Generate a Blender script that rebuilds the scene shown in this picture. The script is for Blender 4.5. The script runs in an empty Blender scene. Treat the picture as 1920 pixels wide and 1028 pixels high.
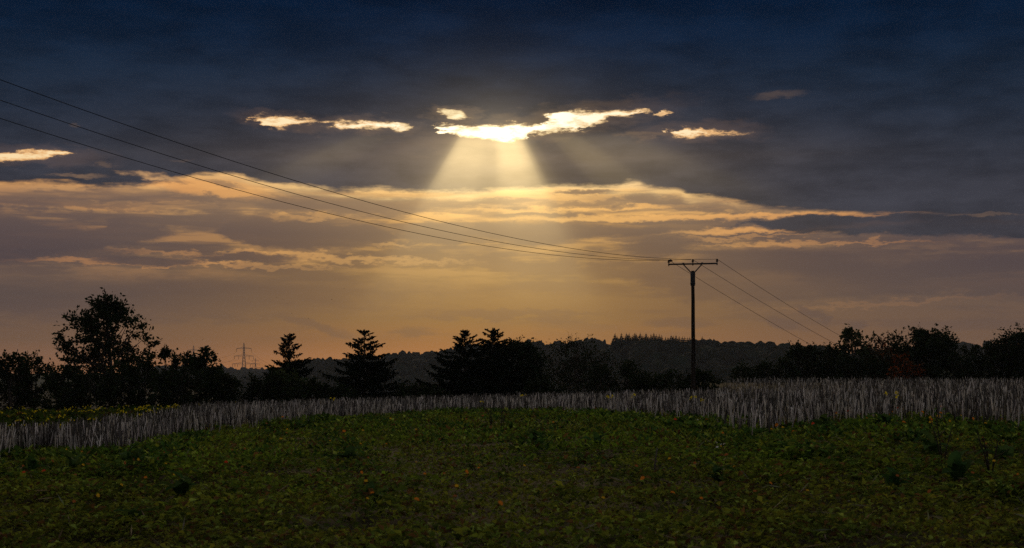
import bpy, bmesh, math
import numpy as np

# ------------------------------------------------------------------ camera, world, sun, exposure
SC = bpy.context.scene
COL = SC.collection
F = 2667.0          # focal length in photograph pixels (50 mm on a 36 mm sensor)
EYE = 1.3           # camera height above the field
HORIZON = 690.0     # photograph row at eye level

cam_data = bpy.data.cameras.new('camera')
cam = bpy.data.objects.new('camera', cam_data)
COL.objects.link(cam)
cam.location = (0, 0, EYE)
cam.rotation_euler = (math.radians(90), 0, 0)
cam_data.sensor_width = 36.0
cam_data.lens = 36.0 * F / 1920.0
cam_data.shift_y = (HORIZON - 514.0) / 1920.0
cam_data.clip_start = 0.1
cam_data.clip_end = 30000.0
cam_data.dof.use_dof = True
cam_data.dof.focus_distance = 70.0
cam_data.dof.aperture_fstop = 5.6
SC.camera = cam

SC.view_settings.view_transform = 'Standard'
SC.view_settings.look = 'None'
SC.view_settings.exposure = 0.0
SC.view_settings.gamma = 1.0
SC.view_settings.use_curve_mapping = False
SC.cycles.max_bounces = 6
SC.cycles.diffuse_bounces = 2
SC.cycles.glossy_bounces = 2
SC.cycles.transmission_bounces = 4
SC.cycles.volume_bounces = 0
SC.cycles.use_denoising = False
SC.cycles.sample_clamp_indirect = 0.3

SUN_AZ, SUN_EL = -0.8, 9.9       # degrees, right of the view axis / above the horizon
SKY_STRENGTH = 0.15

sun_data = bpy.data.lights.new('sun', 'SUN')
sun_data.energy = 0.7
sun_data.angle = math.radians(10.0)
sun_data.color = (1.0, 0.72, 0.42)
sun = bpy.data.objects.new('sun', sun_data)
COL.objects.link(sun)
sun.location = (0, 0, 60)
sun.rotation_euler = (math.radians(90 - SUN_EL), 0, math.radians(180 - SUN_AZ))


def lin(r, g, b):
    def f(c):
        c /= 255.0
        return c / 12.92 if c <= 0.04045 else ((c + 0.055) / 1.055) ** 2.4
    return (f(r), f(g), f(b))


def px_azel(p, row):
    a = math.atan2(p - 960.0, F)
    e = math.atan2((HORIZON - row) * math.cos(a), F)
    return math.degrees(a), math.degrees(e)


world = bpy.data.worlds.new('World')
SC.world = world
world.use_nodes = True
WT = world.node_tree
WT.nodes.clear()
world.cycles.sampling_method = 'MANUAL'
world.cycles.sample_map_resolution = 256
EL_SPAN = 20.0      # float-curve value 1.0 stands for this elevation


class Sky:
    """tiny expression builder for the world's node tree; everything lives in azimuth / elevation degrees"""
    def __init__(s, nt):
        s.nt = nt

    def node(s, t, **kw):
        n = s.nt.nodes.new(t)
        for k, v in kw.items():
            setattr(n, k, v)
        return n

    def put(s, sock, v):
        if isinstance(v, bpy.types.NodeSocket):
            s.nt.links.new(v, sock)
        elif isinstance(v, (tuple, list)) and len(v) == 3 and sock.type == 'RGBA':
            sock.default_value = (*v, 1.0)
        else:
            sock.default_value = v

    def m(s, op, a, b=None, c=None, clamp=False):
        n = s.node('ShaderNodeMath', operation=op, use_clamp=clamp)
        for i, v in enumerate((a, b, c)):
            if v is not None:
                s.put(n.inputs[i], v)
        return n.outputs[0]

    def v(s, op, a, b=None, scale=None):
        n = s.node('ShaderNodeVectorMath', operation=op)
        s.put(n.inputs[0], a)
        if b is not None:
            s.put(n.inputs[1], b)
        if scale is not None:
            s.put(n.inputs['Scale'], scale)
        return n.outputs[0]

    def step(s, x, lo, hi, a=0.0, b=1.0):
        n = s.node('ShaderNodeMapRange', interpolation_type='SMOOTHSTEP')
        for i, v in enumerate((x, lo, hi, a, b)):
            s.put(n.inputs[i], v)
        return n.outputs[0]

    def lerp(s, x, lo, hi, a=0.0, b=1.0):
        n = s.node('ShaderNodeMapRange', interpolation_type='LINEAR')
        for i, v in enumerate((x, lo, hi, a, b)):
            s.put(n.inputs[i], v)
        return n.outputs[0]

    def mix(s, f, a, b):
        n = s.node('ShaderNodeMix', data_type='RGBA', blend_type='MIX')
        n.clamp_factor = True
        s.put(n.inputs[0], f)
        s.put(n.inputs[6], a)
        s.put(n.inputs[7], b)
        return n.outputs[2]

    def ramp(s, x, stops):
        n = s.node('ShaderNodeValToRGB')
        r = n.color_ramp
        r.interpolation = 'LINEAR'
        while len(r.elements) < len(stops):
            r.elements.new(0.5)
        for e, (p, c) in zip(r.elements, stops):
            e.position = p
            e.color = (*c, 1.0)
        s.put(n.inputs[0], x)
        return n.outputs[0]

    def curve(s, x, pts, vector=True):
        """pts: (x in 0..1, y in 0..1)"""
        n = s.node('ShaderNodeFloatCurve')
        c = n.mapping.curves[0]
        n.mapping.use_clip = False
        n.mapping.extend = 'HORIZONTAL'
        while len(c.points) < len(pts):
            c.points.new(0.5, 0.5)
        for q, (a, b) in zip(c.points, pts):
            q.location = (a, b)
            q.handle_type = 'VECTOR' if vector else 'AUTO_CLAMPED'
        n.mapping.update()
        s.put(n.inputs['Value'], x)
        return n.outputs[0]

    def noise(s, vec, scale, detail=5.0, rough=0.55):
        n = s.node('ShaderNodeTexNoise', noise_dimensions='3D')
        s.put(n.inputs['Vector'], vec)
        n.inputs['Scale'].default_value = scale
        n.inputs['Detail'].default_value = detail
        n.inputs['Roughness'].default_value = rough
        return n.outputs[0]


S = Sky(WT)
tc = S.node('ShaderNodeTexCoord').outputs['Generated']
sep = S.node('ShaderNodeSeparateXYZ')
WT.links.new(tc, sep.inputs[0])
DX, DY, DZ = sep.outputs
AZ = S.m('MULTIPLY', S.m('ARCTAN2', DX, DY), 57.29578)
EL = S.m('MULTIPLY', S.m('ARCSINE', DZ), 57.29578)

# wisps: noise on the direction itself, stretched sideways as cloud layers are near the horizon
vec1 = S.v('MULTIPLY', tc, (1.0, 1.0, 3.3))
vec2 = S.v('MULTIPLY', tc, (1.0, 1.0, 8.5))
n_fine = S.noise(vec1, 52.0, 8.0, 0.66)       # small edges
n_fine2 = S.noise(S.v('ADD', vec1, (7.3, 2.1, 4.4)), 60.0, 6.0, 0.66)
n_mid = S.noise(vec2, 9.0, 7.0, 0.58)        # banks and streaks
n_streak = S.noise(S.v('MULTIPLY', tc, (1.0, 1.0, 13.0)), 13.0, 4.0, 0.5)   # long thin veils
n_big = S.noise(S.v('ADD', vec1, (3.1, 9.2, 1.7)), 5.0, 5.0, 0.55)
cf = S.m('SUBTRACT', n_fine, 0.5)
cf2 = S.m('SUBTRACT', n_fine2, 0.5)
cm = S.m('SUBTRACT', n_mid, 0.5)
# warped coordinates
ELW = S.m('MULTIPLY_ADD', cf, 0.62, EL)
AZW = S.m('MULTIPLY_ADD', cf2, 1.7, AZ)
ELS = S.m('MULTIPLY_ADD', cf, 1.2, S.m('MULTIPLY_ADD', cm, 0.5, EL))
AZS = S.m('MULTIPLY_ADD', cf2, 2.4, AZ)


def edge(az, pts):
    """elevation (deg) of an edge traced as photograph points, as a function of azimuth"""
    q = [px_azel(*t) for t in pts]
    a0, a1 = q[0][0], q[-1][0]
    x = S.lerp(az, a0, a1)
    y = S.curve(x, [((a - a0) / (a1 - a0), e / EL_SPAN) for a, e in q])
    return S.m('MULTIPLY', y, EL_SPAN)


def lens(p, row, rx, ry, tilt=0.0, soft=0.6, soft_xy=False):
    """mask of a lens-shaped cloud or gap centred on a photograph point, half sizes in photograph pixels"""
    a, e = px_azel(p, row)
    k = 57.29578 / F
    az, el = (AZS, ELS) if soft_xy else (AZW, ELW)
    dx = S.m('SUBTRACT', az, a)
    dy = S.m('SUBTRACT', el, e)
    if tilt:
        dy = S.m('MULTIPLY_ADD', dx, -tilt, dy)
    u = S.m('MULTIPLY', dx, 1.0 / (rx * k))
    w = S.m('MULTIPLY', dy, 1.0 / (ry * k))
    d = S.m('MULTIPLY_ADD', u, u, S.m('MULTIPLY', w, w))
    return S.step(d, 1.0 + soft, max(0.0, 1.0 - soft))


def band(top, bot, soft_px=4.0, az=None, el=None, grow=0.35):
    """mask between two traced edges"""
    az = az or AZW
    el = el or ELW
    d = S.m('MINIMUM', S.m('SUBTRACT', edge(az, top), el), S.m('SUBTRACT', el, edge(az, bot)))
    s = soft_px * 57.29578 / F
    a0, a1 = px_azel(*top[0])[0], px_azel(*top[-1])[0]
    past = S.m('SUBTRACT', S.m('ABSOLUTE', S.m('SUBTRACT', az, (a0 + a1) / 2)), (a1 - a0) / 2)
    d = S.m('SUBTRACT', S.m('SUBTRACT', d, s * grow), S.m('MAXIMUM', past, 0.0))
    return S.step(d, -s, s)


def union(*ms):
    r = ms[0]
    for q in ms[1:]:
        r = S.m('MAXIMUM', r, q)
    return r


def rows(table):
    """colour ramp over elevation 0..16 deg from (photograph row, rgb) entries, low rows last"""
    out = []
    for row, c in table:
        e = px_azel(960, row)[1]
        out.append((min(1.0, max(0.0, e / 16.0)), lin(*c)))
    return sorted(out, key=lambda t: t[0])


el01 = S.m('MULTIPLY', EL, 1.0 / 16.0)
dS = S.m('SUBTRACT', AZ, SUN_AZ)
# angular weights around the sun's azimuth
w_sun = S.m('EXPONENT', S.m('MULTIPLY', S.m('MULTIPLY', dS, dS), -1.0 / (2 * 7.5 ** 2)))
w_wide = S.m('EXPONENT', S.m('MULTIPLY', S.m('MULTIPLY', dS, dS), -1.0 / (2 * 17.0 ** 2)))

# ---- open evening sky low in the west: bright and warm below the sun, duller to both sides
low_mid = S.ramp(el01, rows([(690, (198, 128, 60)), (650, (170, 115, 60)), (600, (150, 111, 63)), (520, (156, 119, 70)),
                             (470, (168, 128, 78)), (440, (168, 128, 80)), (417, (196, 148, 88)), (402, (236, 180, 104)), (387, (204, 160, 104)),
                             (374, (206, 162, 108)), (361, (252, 208, 138)), (300, (255, 235, 190))]))
low_side = S.ramp(el01, rows([(690, (134, 90, 60)), (640, (108, 83, 66)), (560, (102, 83, 73)), (500, (114, 91, 77)),
                              (450, (124, 97, 79)), (400, (146, 112, 85)), (385, (150, 115, 87)), (370, (178, 133, 92)), (352, (240, 174, 104)), (280, (250, 195, 130))]))
open_sky = S.mix(w_sun, low_side, low_mid)

# ---- middle cloud banks and streaks under the deck
bank_col = S.mix(w_sun, S.ramp(el01, rows([(690, (104, 82, 72)), (560, (80, 69, 69)), (480, (76, 66, 70)), (380, (104, 86, 80))])),
                 S.ramp(el01, rows([(690, (140, 103, 68)), (560, (136, 103, 68)), (480, (124, 97, 72)), (440, (122, 98, 78)), (390, (146, 118, 90))])))
lit_col = S.mix(w_sun, lin(222, 150, 88), lin(255, 196, 112))
streak_env = S.m('MULTIPLY', S.step(EL, 2.6, 4.6), S.step(EL, 7.9, 6.6))
st = S.m('MULTIPLY', S.step(S.m('MULTIPLY_ADD', cf, 0.35, n_mid), 0.44, 0.56), streak_env)
lit = S.m('MULTIPLY', S.step(n_mid, 0.50, 0.40), streak_env)
c = S.mix(S.m('MULTIPLY', lit, 0.18), open_sky, lit_col)
c = S.mix(S.m('MULTIPLY', st, 0.75), c, bank_col)
veil = S.m('MULTIPLY', S.step(n_streak, 0.42, 0.55), S.m('MULTIPLY', S.step(EL, 3.6, 5.2), S.step(EL, 7.9, 7.0)))
c = S.mix(S.m('MULTIPLY', veil, 0.75), c, bank_col)
# bright streaks under the deck, then the traced banks
bright = union(lens(1300, 408, 330, 6, 0.0, 0.9), lens(1090, 392, 190, 5, 0.02, 0.9), S.m('MULTIPLY', lens(980, 365, 330, 9, 0.0, 1.0), 0.7),
               lens(390, 350, 120, 16, -0.1, 0.8), lens(1480, 428, 200, 6, 0.03, 0.9), S.m('MULTIPLY', lens(230, 490, 190, 6, -0.03, 1.0, True), 0.5),
               S.m('MULTIPLY', lens(560, 482, 280, 6, -0.02, 1.0, True), 0.5), S.m('MULTIPLY', lens(1680, 569, 230, 4.0, 0.05, 1.0, True), 0.10))
c = S.mix(S.m('MULTIPLY', bright, 0.72), c, lit_col)
bk = union(
    band([(860, 436), (900, 418), (940, 413), (1000, 418), (1050, 416), (1100, 420), (1180, 424), (1260, 432)],
         [(860, 440), (950, 453), (1000, 458), (1100, 448), (1180, 440), (1260, 432)], 5),
    band([(390, 432), (425, 413), (470, 407), (505, 404), (520, 411), (560, 407), (600, 415), (680, 417), (730, 430), (760, 446)],
         [(390, 432), (440, 455), (500, 468), (560, 470), (600, 473), (650, 468), (700, 462), (760, 446)], 6),
    band([(-300, 410), (0, 400), (25, 402), (60, 415), (150, 425), (195, 420), (208, 410), (235, 405), (250, 411), (300, 420), (340, 440)],
         [(-300, 480), (0, 493), (60, 490), (150, 474), (250, 464), (340, 440)], 8),
    lens(455, 483, 95, 8, 0.0, 0.6), lens(270, 490, 95, 8, -0.03, 0.6), lens(1240, 462, 70, 22, 0.0, 0.7),
    lens(1460, 490, 170, 22, -0.08, 0.7), lens(1210, 368, 38, 8, 0.0, 0.6), lens(1100, 362, 60, 5, 0.0, 0.6),
    lens(1480, 418, 130, 12, 0.0, 0.6), lens(1150, 434, 120, 9, 0.0, 0.6), lens(820, 440, 80, 20, 0.0, 0.8, True))
bk2 = union(lens(1130, 384, 130, 8, 0.03, 0.9, True), lens(1330, 390, 90, 6, -0.05, 0.9, True), lens(330, 376, 150, 9, 0.0, 0.9, True), lens(110, 384, 170, 9, 0.0, 0.9, True),
            lens(630, 384, 190, 12, -0.02, 0.9, True), lens(420, 345, 40, 5, -0.2, 0.9), lens(880, 382, 90, 6, 0.0, 0.9, True))
thin = union(lens(1330, 447, 190, 4, 0.04, 1.0, True), lens(690, 457, 90, 4, 0.0, 1.0, True), lens(430, 498, 200, 4, 0.0, 1.0, True), lens(590, 405, 90, 5, 0.0, 1.0, True), lens(1500, 456, 200, 4, 0.0, 1.0, True))
c = S.mix(S.m('MULTIPLY', bk2, 0.7), c, bank_col)
c = S.mix(S.m('MULTIPLY', thin, 0.28), c, lit_col)
c = S.mix(S.m('MULTIPLY', bk, 0.95), c, bank_col)
soft = union(
    band([(-400, 515), (0, 512), (200, 520), (420, 508), (640, 512), (800, 530), (960, 555)],
         [(-400, 585), (0, 600), (200, 610), (420, 600), (640, 590), (800, 565), (960, 555)], 26, AZS, ELS),
    band([(1150, 520), (1300, 488), (1480, 486), (1600, 496), (1760, 470), (1920, 462), (2300, 455)],
         [(1150, 520), (1300, 575), (1480, 572), (1600, 566), (1760, 562), (1920, 566), (2300, 570)], 14, AZS, ELS),
    lens(950, 590, 160, 10, 0.0, 0.9, True), lens(1470, 608, 36, 9, -0.2, 0.8), lens(1530, 590, 30, 9, -0.5, 0.8),
    lens(1605, 612, 16, 7, 0.0, 0.8), lens(775, 622, 40, 9, 0.0, 0.9), lens(1270, 605, 60, 10, 0.0, 0.9), lens(590, 610, 70, 9, -0.3, 0.9))
c = S.mix(S.m('MULTIPLY', soft, 0.75), c, bank_col)
low_bank = S.m('MULTIPLY', S.step(S.m('MULTIPLY_ADD', cf, 0.2, n_mid), 0.47, 0.62), S.m('MULTIPLY', S.step(EL, 0.6, 1.8), S.step(EL, 4.6, 3.4)))
c = S.mix(S.m('MULTIPLY', low_bank, 0.42), c, bank_col)

# ---- the dark deck, its lower edge traced across the view and level beyond it
deck_bottom = edge(S.m('MULTIPLY_ADD', cf2, 0.8, AZ), [(-500, 352), (-60, 346), (70, 347), (168, 352), (210, 349), (290, 347), (318, 341), (330, 333), (360, 328), (440, 325), (475, 337),
                         (525, 347), (640, 358), (735, 360), (800, 360), (890, 359), (990, 357), (1060, 355), (1130, 352), (1165, 350),
                         (1200, 345), (1228, 352), (1275, 356), (1290, 368), (1340, 371), (1400, 384), (1450, 390), (1520, 395),
                         (1600, 401), (1680, 404), (1760, 404), (2400, 404)])
beyond = S.step(S.m('ABSOLUTE', AZ), 22.0, 45.0)
deck_bottom = S.m('MULTIPLY_ADD', S.m('SUBTRACT', 7.2, deck_bottom), beyond, deck_bottom)
EL_D = S.m('MULTIPLY_ADD', cm, 0.85, S.m('MULTIPLY_ADD', cf, 0.42, EL))     # torn, streaky underside
deck = S.step(S.m('SUBTRACT', EL_D, deck_bottom), -0.10, 0.18)
deck2 = band([(1370, 430), (1400, 412), (1440, 408), (1500, 404), (1600, 402), (1700, 399), (1920, 396), (2600, 390)],
             [(1370, 430), (1400, 421), (1440, 430), (1500, 438), (1600, 439), (1760, 442), (1920, 450), (2600, 452)], 4)
under = S.m('SUBTRACT', deck_bottom, EL_D)
rim = S.m('EXPONENT', S.m('MULTIPLY', S.m('MULTIPLY', under, under), -1.0 / (2 * 0.17 ** 2)))
rim = S.m('MULTIPLY', rim, S.lerp(n_streak, 0.42, 0.60, 0.0, 0.8))
c = S.mix(S.m('MULTIPLY', rim, S.step(AZ, 13.0, 8.0)), c, S.mix(w_sun, lin(240, 172, 100), lin(255, 220, 150)))
deck_all = union(deck, S.m('MULTIPLY', deck2, 0.95))
deck_col = S.ramp(el01, rows([(445, (58, 58, 66)), (360, (56, 57, 66)), (290, (44, 49, 61)), (220, (34, 43, 58)), (150, (25, 38, 56)),
                              (80, (14, 31, 53)), (0, (5, 23, 46))]))
deck_glow = S.m('MULTIPLY', w_sun, S.m('EXPONENT', S.m('MULTIPLY', S.m('ABSOLUTE', S.m('SUBTRACT', EL, 8.4)), -0.8)))
deck_col = S.v('ADD', deck_col, S.v('SCALE', lin(98, 80, 58), scale=S.m('MULTIPLY', deck_glow, 0.75)))
n_deck = S.noise(S.v('MULTIPLY', tc, (1.0, 1.0, 3.4)), 15.0, 6.0, 0.6)
mottle = S.m('ADD', S.step(n_deck, 0.33, 0.68, 0.78, 1.18), S.m('MULTIPLY', S.m('SUBTRACT', n_mid, 0.5), 0.6))
deck_col = S.v('SCALE', deck_col, scale=mottle)

# overhead and behind the camera the deck goes on unseen, brightened and broken up to light the field, the high evening sky showing between the clouds
nish = S.node('ShaderNodeTexSky', sky_type='NISHITA', sun_disc=False)
nish.sun_elevation = math.radians(SUN_EL)
nish.sun_rotation = math.radians(SUN_AZ)
nish.altitude = 200.0
nish.air_density = 1.0
nish.dust_density = 1.5
high_sky = S.v('SCALE', nish.outputs[0], scale=SKY_STRENGTH)
out_of_view = union(S.step(EL, 17.0, 34.0), S.step(S.m('ABSOLUTE', AZ), 26.0, 60.0))
gaps = S.m('MULTIPLY', S.step(n_big, 0.38, 0.56), out_of_view)
deck_out = S.mix(out_of_view, deck_col, lin(92, 92, 97))
c = S.mix(deck_all, c, deck_out)
high_sky = S.mix(0.45, high_sky, lin(172, 160, 154))     # pale grey-pink tint added to the unseen sky to warm its light
c = S.mix(S.m('MULTIPLY', gaps, deck), c, high_sky)

# ---- slits in the deck with the sun just behind them
ELF = S.m('MULTIPLY_ADD', cf, 0.85, EL)
AZF = S.m('MULTIPLY_ADD', cf2, 3.0, AZ)
slit = union(
    band([(818, 236), (885, 233), (972, 231), (990, 235), (1011, 230), (1025, 220), (1046, 213), (1074, 208), (1112, 209), (1165, 206), (1204, 204), (1222, 209)],
         [(818, 236), (840, 252), (857, 259), (920, 262), (976, 264), (984, 254), (1008, 250), (1043, 245), (1092, 243), (1112, 232), (1141, 224), (1186, 218), (1222, 209)], 7.0, AZF, ELF, 0.12),
    band([(466, 219), (480, 216), (525, 219), (560, 222), (602, 228)], [(466, 219), (490, 232), (504, 240), (525, 241), (560, 236), (602, 228)], 7.0, AZF, ELF, 0.12),
    band([(602, 230), (640, 228), (700, 229), (740, 228), (772, 236)], [(602, 230), (640, 239), (690, 243), (740, 246), (772, 236)], 7.0, AZF, ELF, 0.12),
    band([(1250, 252), (1262, 241), (1280, 237), (1310, 240), (1335, 245), (1365, 245), (1402, 249)],
         [(1250, 252), (1262, 255), (1280, 258), (1300, 255), (1340, 252), (1402, 249)], 7.0, AZF, ELF, 0.12))
slit2 = union(
    S.m('MULTIPLY', lens(850, 215, 28, 9, -0.1, 0.7), 0.75), S.m('MULTIPLY', lens(1243, 213, 16, 4, 0.2, 0.7), 0.8),
    band([(-200, 292), (0, 286), (42, 281), (136, 281), (156, 289)], [(-200, 306), (0, 304), (52, 303), (105, 296), (156, 289)], 4),
    S.m('MULTIPLY', lens(145, 329, 58, 3.5, 0.0, 1.0), 0.4), S.m('MULTIPLY', lens(285, 331, 60, 7, -0.1, 1.0), 0.6),
    S.m('MULTIPLY', lens(200, 310, 14, 4, -0.2, 1.0), 0.3), S.m('MULTIPLY', lens(1212, 254, 60, 7, 0.0, 0.9), 0.3),
    S.m('MULTIPLY', lens(1458, 178, 52, 8, 0.08, 1.0), 0.27), S.m('MULTIPLY', lens(335, 302, 30, 3, 0.0, 0.9), 0.25),
    S.m('MULTIPLY', lens(1840, 402, 70, 2.5, 0.0, 0.9), 0.3), S.m('MULTIPLY', lens(140, 236, 14, 4, 0.0, 0.9), 0.25))
slit_wide = union(lens(1010, 236, 235, 26, 0.14, 1.0, True), lens(536, 230, 85, 17, -0.1, 1.0, True), lens(690, 236, 100, 16, -0.03, 1.0, True), lens(1315, 248, 100, 17, 0.0, 1.0, True),
                  lens(850, 215, 45, 16, 0.0, 1.0, True), lens(70, 292, 120, 18, 0.0, 1.0, True))
slit_all = union(slit, S.m('MULTIPLY', slit2, 0.85))
core = S.m('MULTIPLY', S.m('EXPONENT', S.m('MULTIPLY', S.m('MULTIPLY', dS, dS), -1.0 / (2 * 3.4 ** 2))), 1.0)
slit_body = S.m('MULTIPLY', slit_all, S.lerp(n_fine2, 0.34, 0.56, 0.62, 1.12), clamp=True)
slit_far = S.ramp(slit_body, [(0.0, lin(52, 53, 62)), (0.35, lin(130, 104, 84)), (0.7, lin(232, 178, 118)), (1.0, lin(255, 228, 178))])
slit_near = S.ramp(slit_body, [(0.0, lin(70, 66, 68)), (0.3, lin(196, 160, 112)), (0.6, lin(255, 232, 178)), (1.0, (1.5, 1.38, 1.1))])
slit_col = S.mix(core, slit_far, slit_near)
# thin cloud around each slit glows first
c = S.v('ADD', c, S.v('SCALE', S.mix(core, lin(120, 88, 62), lin(176, 140, 92)), scale=S.m('MULTIPLY', slit_wide, 0.2)))
c = S.mix(S.step(slit_all, 0.0, 0.6), c, slit_col)

# ---- sunbeams fanning out of the slits through the hazy air under the deck
b_az, b_el = px_azel(927, 144)
drop = S.m('SUBTRACT', b_el, EL)
q = S.m('DIVIDE', S.m('SUBTRACT', AZ, b_az), S.m('MAXIMUM', drop, 0.2))
fan = S.curve(S.lerp(q, -4.0, 4.0), [(0.0, 0.0), (0.12, 0.0), (0.19, 0.03), (0.23, 0.08), (0.27, 0.06), (0.31, 0.02), (0.36, 0.05), (0.395, 0.09), (0.42, 0.28),
                                     (0.445, 0.78), (0.47, 0.80), (0.49, 0.74), (0.505, 0.86), (0.53, 1.0), (0.545, 0.92), (0.562, 0.42), (0.578, 0.10), (0.60, 0.03), (0.625, 0.12),
                                     (0.66, 0.18), (0.70, 0.11), (0.76, 0.10), (0.84, 0.02), (1.0, 0.0)], vector=False)
fan = S.m('POWER', fan, 1.25)
fall = S.curve(S.lerp(drop, 0.0, 14.0), [(0.0, 0.0), (0.13, 0.0), (0.17, 0.75), (0.20, 1.0), (0.26, 0.80), (0.315, 0.56), (0.345, 0.34), (0.44, 0.19), (0.58, 0.09), (0.80, 0.0), (1.0, 0.0)], vector=False)
beam = S.m('MULTIPLY', fan, S.m('MAXIMUM', fall, 0.0))
beam_col = S.v('SCALE', (1.0, 0.73, 0.33), scale=S.m('MULTIPLY', beam, S.lerp(n_deck, 0.3, 0.7, 0.86, 1.1)))
c = S.v('ADD', c, beam_col)
# soft bloom of lit haze around the brightest slit
bl_az, bl_el = px_azel(925, 250)
ba = S.m('SUBTRACT', AZ, bl_az)
be = S.m('SUBTRACT', EL, bl_el)
bd = S.m('SQRT', S.m('ADD', S.m('MULTIPLY', S.m('MULTIPLY', ba, ba), 0.5), S.m('MULTIPLY', be, be)))
bloom = S.m('MULTIPLY', S.m('EXPONENT', S.m('MULTIPLY', bd, -1.1)), 0.17)
c = S.v('ADD', c, S.v('SCALE', (1.0, 0.8, 0.48), scale=bloom))
# and the wide warm shine of the air below the sun, down to the horizon
wa = S.m('MULTIPLY', dS, dS)
we = S.m('SUBTRACT', EL, 5.6)
shine = S.m('EXPONENT', S.m('SUBTRACT', S.m('MULTIPLY', wa, -1.0 / (2 * 3.6 ** 2)), S.m('MULTIPLY', S.m('MULTIPLY', we, we), 1.0 / (2 * 2.6 ** 2))))
c = S.v('ADD', c, S.v('SCALE', (0.10, 0.066, 0.024), scale=shine))

# below the horizon: dull ground colour (hidden behind the terrain)
c = S.mix(S.step(EL, -0.6, -2.0), c, lin(40, 34, 30))

bg = S.node('ShaderNodeBackground')
WT.links.new(S.v('SCALE', c, scale=1.0 / SKY_STRENGTH), bg.inputs['Color'])
bg.inputs['Strength'].default_value = SKY_STRENGTH
wo = S.node('ShaderNodeOutputWorld')
WT.links.new(bg.outputs[0], wo.inputs['Surface'])

# ------------------------------------------------------------------ helpers
rng = np.random.default_rng(20240917)


def sm(x, a, b):
    t = np.clip((np.asarray(x, float) - a) / (b - a), 0, 1)
    return t * t * (3 - 2 * t)


_ph = np.random.default_rng(5).uniform(0, 6.283, (24, 2))


def wav(x, y, size, seed=0):
    """cheap smooth noise about -1..1 with features of the given size"""
    r = np.zeros(np.broadcast(x, y).shape)
    for k in range(6):
        a = 0.7 + 2.39996 * (k + seed * 1.7)
        f = 6.283 / size * (0.55 + 0.28 * k)
        r = r + np.sin((np.cos(a) * x + np.sin(a) * y) * f + _ph[(k + seed * 5) % 24, 0]) / (1 + 0.35 * k)
    return r / 2.6


def ground_z(x, y):
    x = np.asarray(x, float)
    y = np.asarray(y, float)
    yy = np.maximum(y, 0)
    base = 2.0 * np.tanh(x / 80) * np.exp(-(yy / 400) ** 2) - 26 * (1 - np.exp(-(yy / 467) ** 2))
    w = sm(x, 14.8, 16.6) * sm(yy, 55, 98) * (1 - sm(yy, 122, 165))
    base = base + w * np.maximum(0, 0.02 - base)
    base = base - 7.0 * np.exp(-((x - 46) ** 2 + (y - 172) ** 2) / (2 * 14.0 ** 2))
    base = base + 0.05 * wav(x, y, 9.0, 1) * np.exp(-(yy / 60) ** 2)
    return base


def at(p, row, y):
    """world point on the sight line of a photograph point at depth y"""
    return np.array([(p - 960.0) / F * y, y, EYE + (HORIZON - row) / F * y])


def on_ground(p, y):
    x = (p - 960.0) / F * y
    return np.array([x, y, float(ground_z(x, y))])


def depth_at(p, row):
    """depth at which the ground shows at a photograph point"""
    for y in np.arange(6, 140, 0.1):
        x = (p - 960.0) / F * y
        if HORIZON + F * (EYE - float(ground_z(x, y))) / y <= row:
            return float(y)
    return 80.0


class Buf:
    """collects triangles (and a colour for each vertex) and links them as one mesh object"""
    def __init__(s):
        s.v, s.f, s.c, s.n = [], [], [], 0

    def add(s, v, f, c=None):
        v = np.asarray(v, np.float32).reshape(-1, 3)
        s.v.append(v)
        s.f.append(np.asarray(f, np.int64).reshape(-1, 3) + s.n)
        if c is not None:
            c = np.asarray(c, np.float32)
            if c.ndim == 1:
                c = np.tile(c, (len(v), 1))
            s.c.append(c)
        s.n += len(v)

    def mesh(s, name, mat, smooth=False):
        v = np.concatenate(s.v)
        f = np.concatenate(s.f)
        me = bpy.data.meshes.new(name)
        me.vertices.add(len(v))
        me.vertices.foreach_set('co', v.ravel())
        me.loops.add(f.size)
        me.loops.foreach_set('vertex_index', f.ravel().astype(np.int32))
        me.polygons.add(len(f))
        me.polygons.foreach_set('loop_start', np.arange(0, f.size, 3, dtype=np.int32))
        me.update(calc_edges=True)
        if smooth:
            me.polygons.foreach_set('use_smooth', np.ones(len(f), bool))
        if s.c:
            c = np.concatenate(s.c)
            at_ = me.attributes.new('tint', 'FLOAT_COLOR', 'POINT')
            at_.data.foreach_set('color', np.column_stack([c, np.ones(len(c), np.float32)]).ravel().astype(np.float32))
        me.materials.append(mat)
        return me

    def build(s, name, mat, parent=None, smooth=False):
        return obj(name, s.mesh(name, mat, smooth), parent)


def obj(name, me, parent=None, loc=None):
    o = bpy.data.objects.new(name, me)
    COL.objects.link(o)
    if parent is not None:
        o.parent = parent
    if loc is not None:
        o.location = loc
    return o


def tag(o, label=None, cat=None, group=None, kind=None):
    for k, v in (('label', label), ('category', cat), ('group', group), ('kind', kind)):
        if v:
            o[k] = v
    return o


def thing(name, loc, label, cat, group=None, rz=0.0):
    o = bpy.data.objects.new(name, None)
    COL.objects.link(o)
    o.empty_display_size = 0.2
    o.location = loc
    o.rotation_euler = (0, 0, rz)
    return tag(o, label, cat, group)


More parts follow.
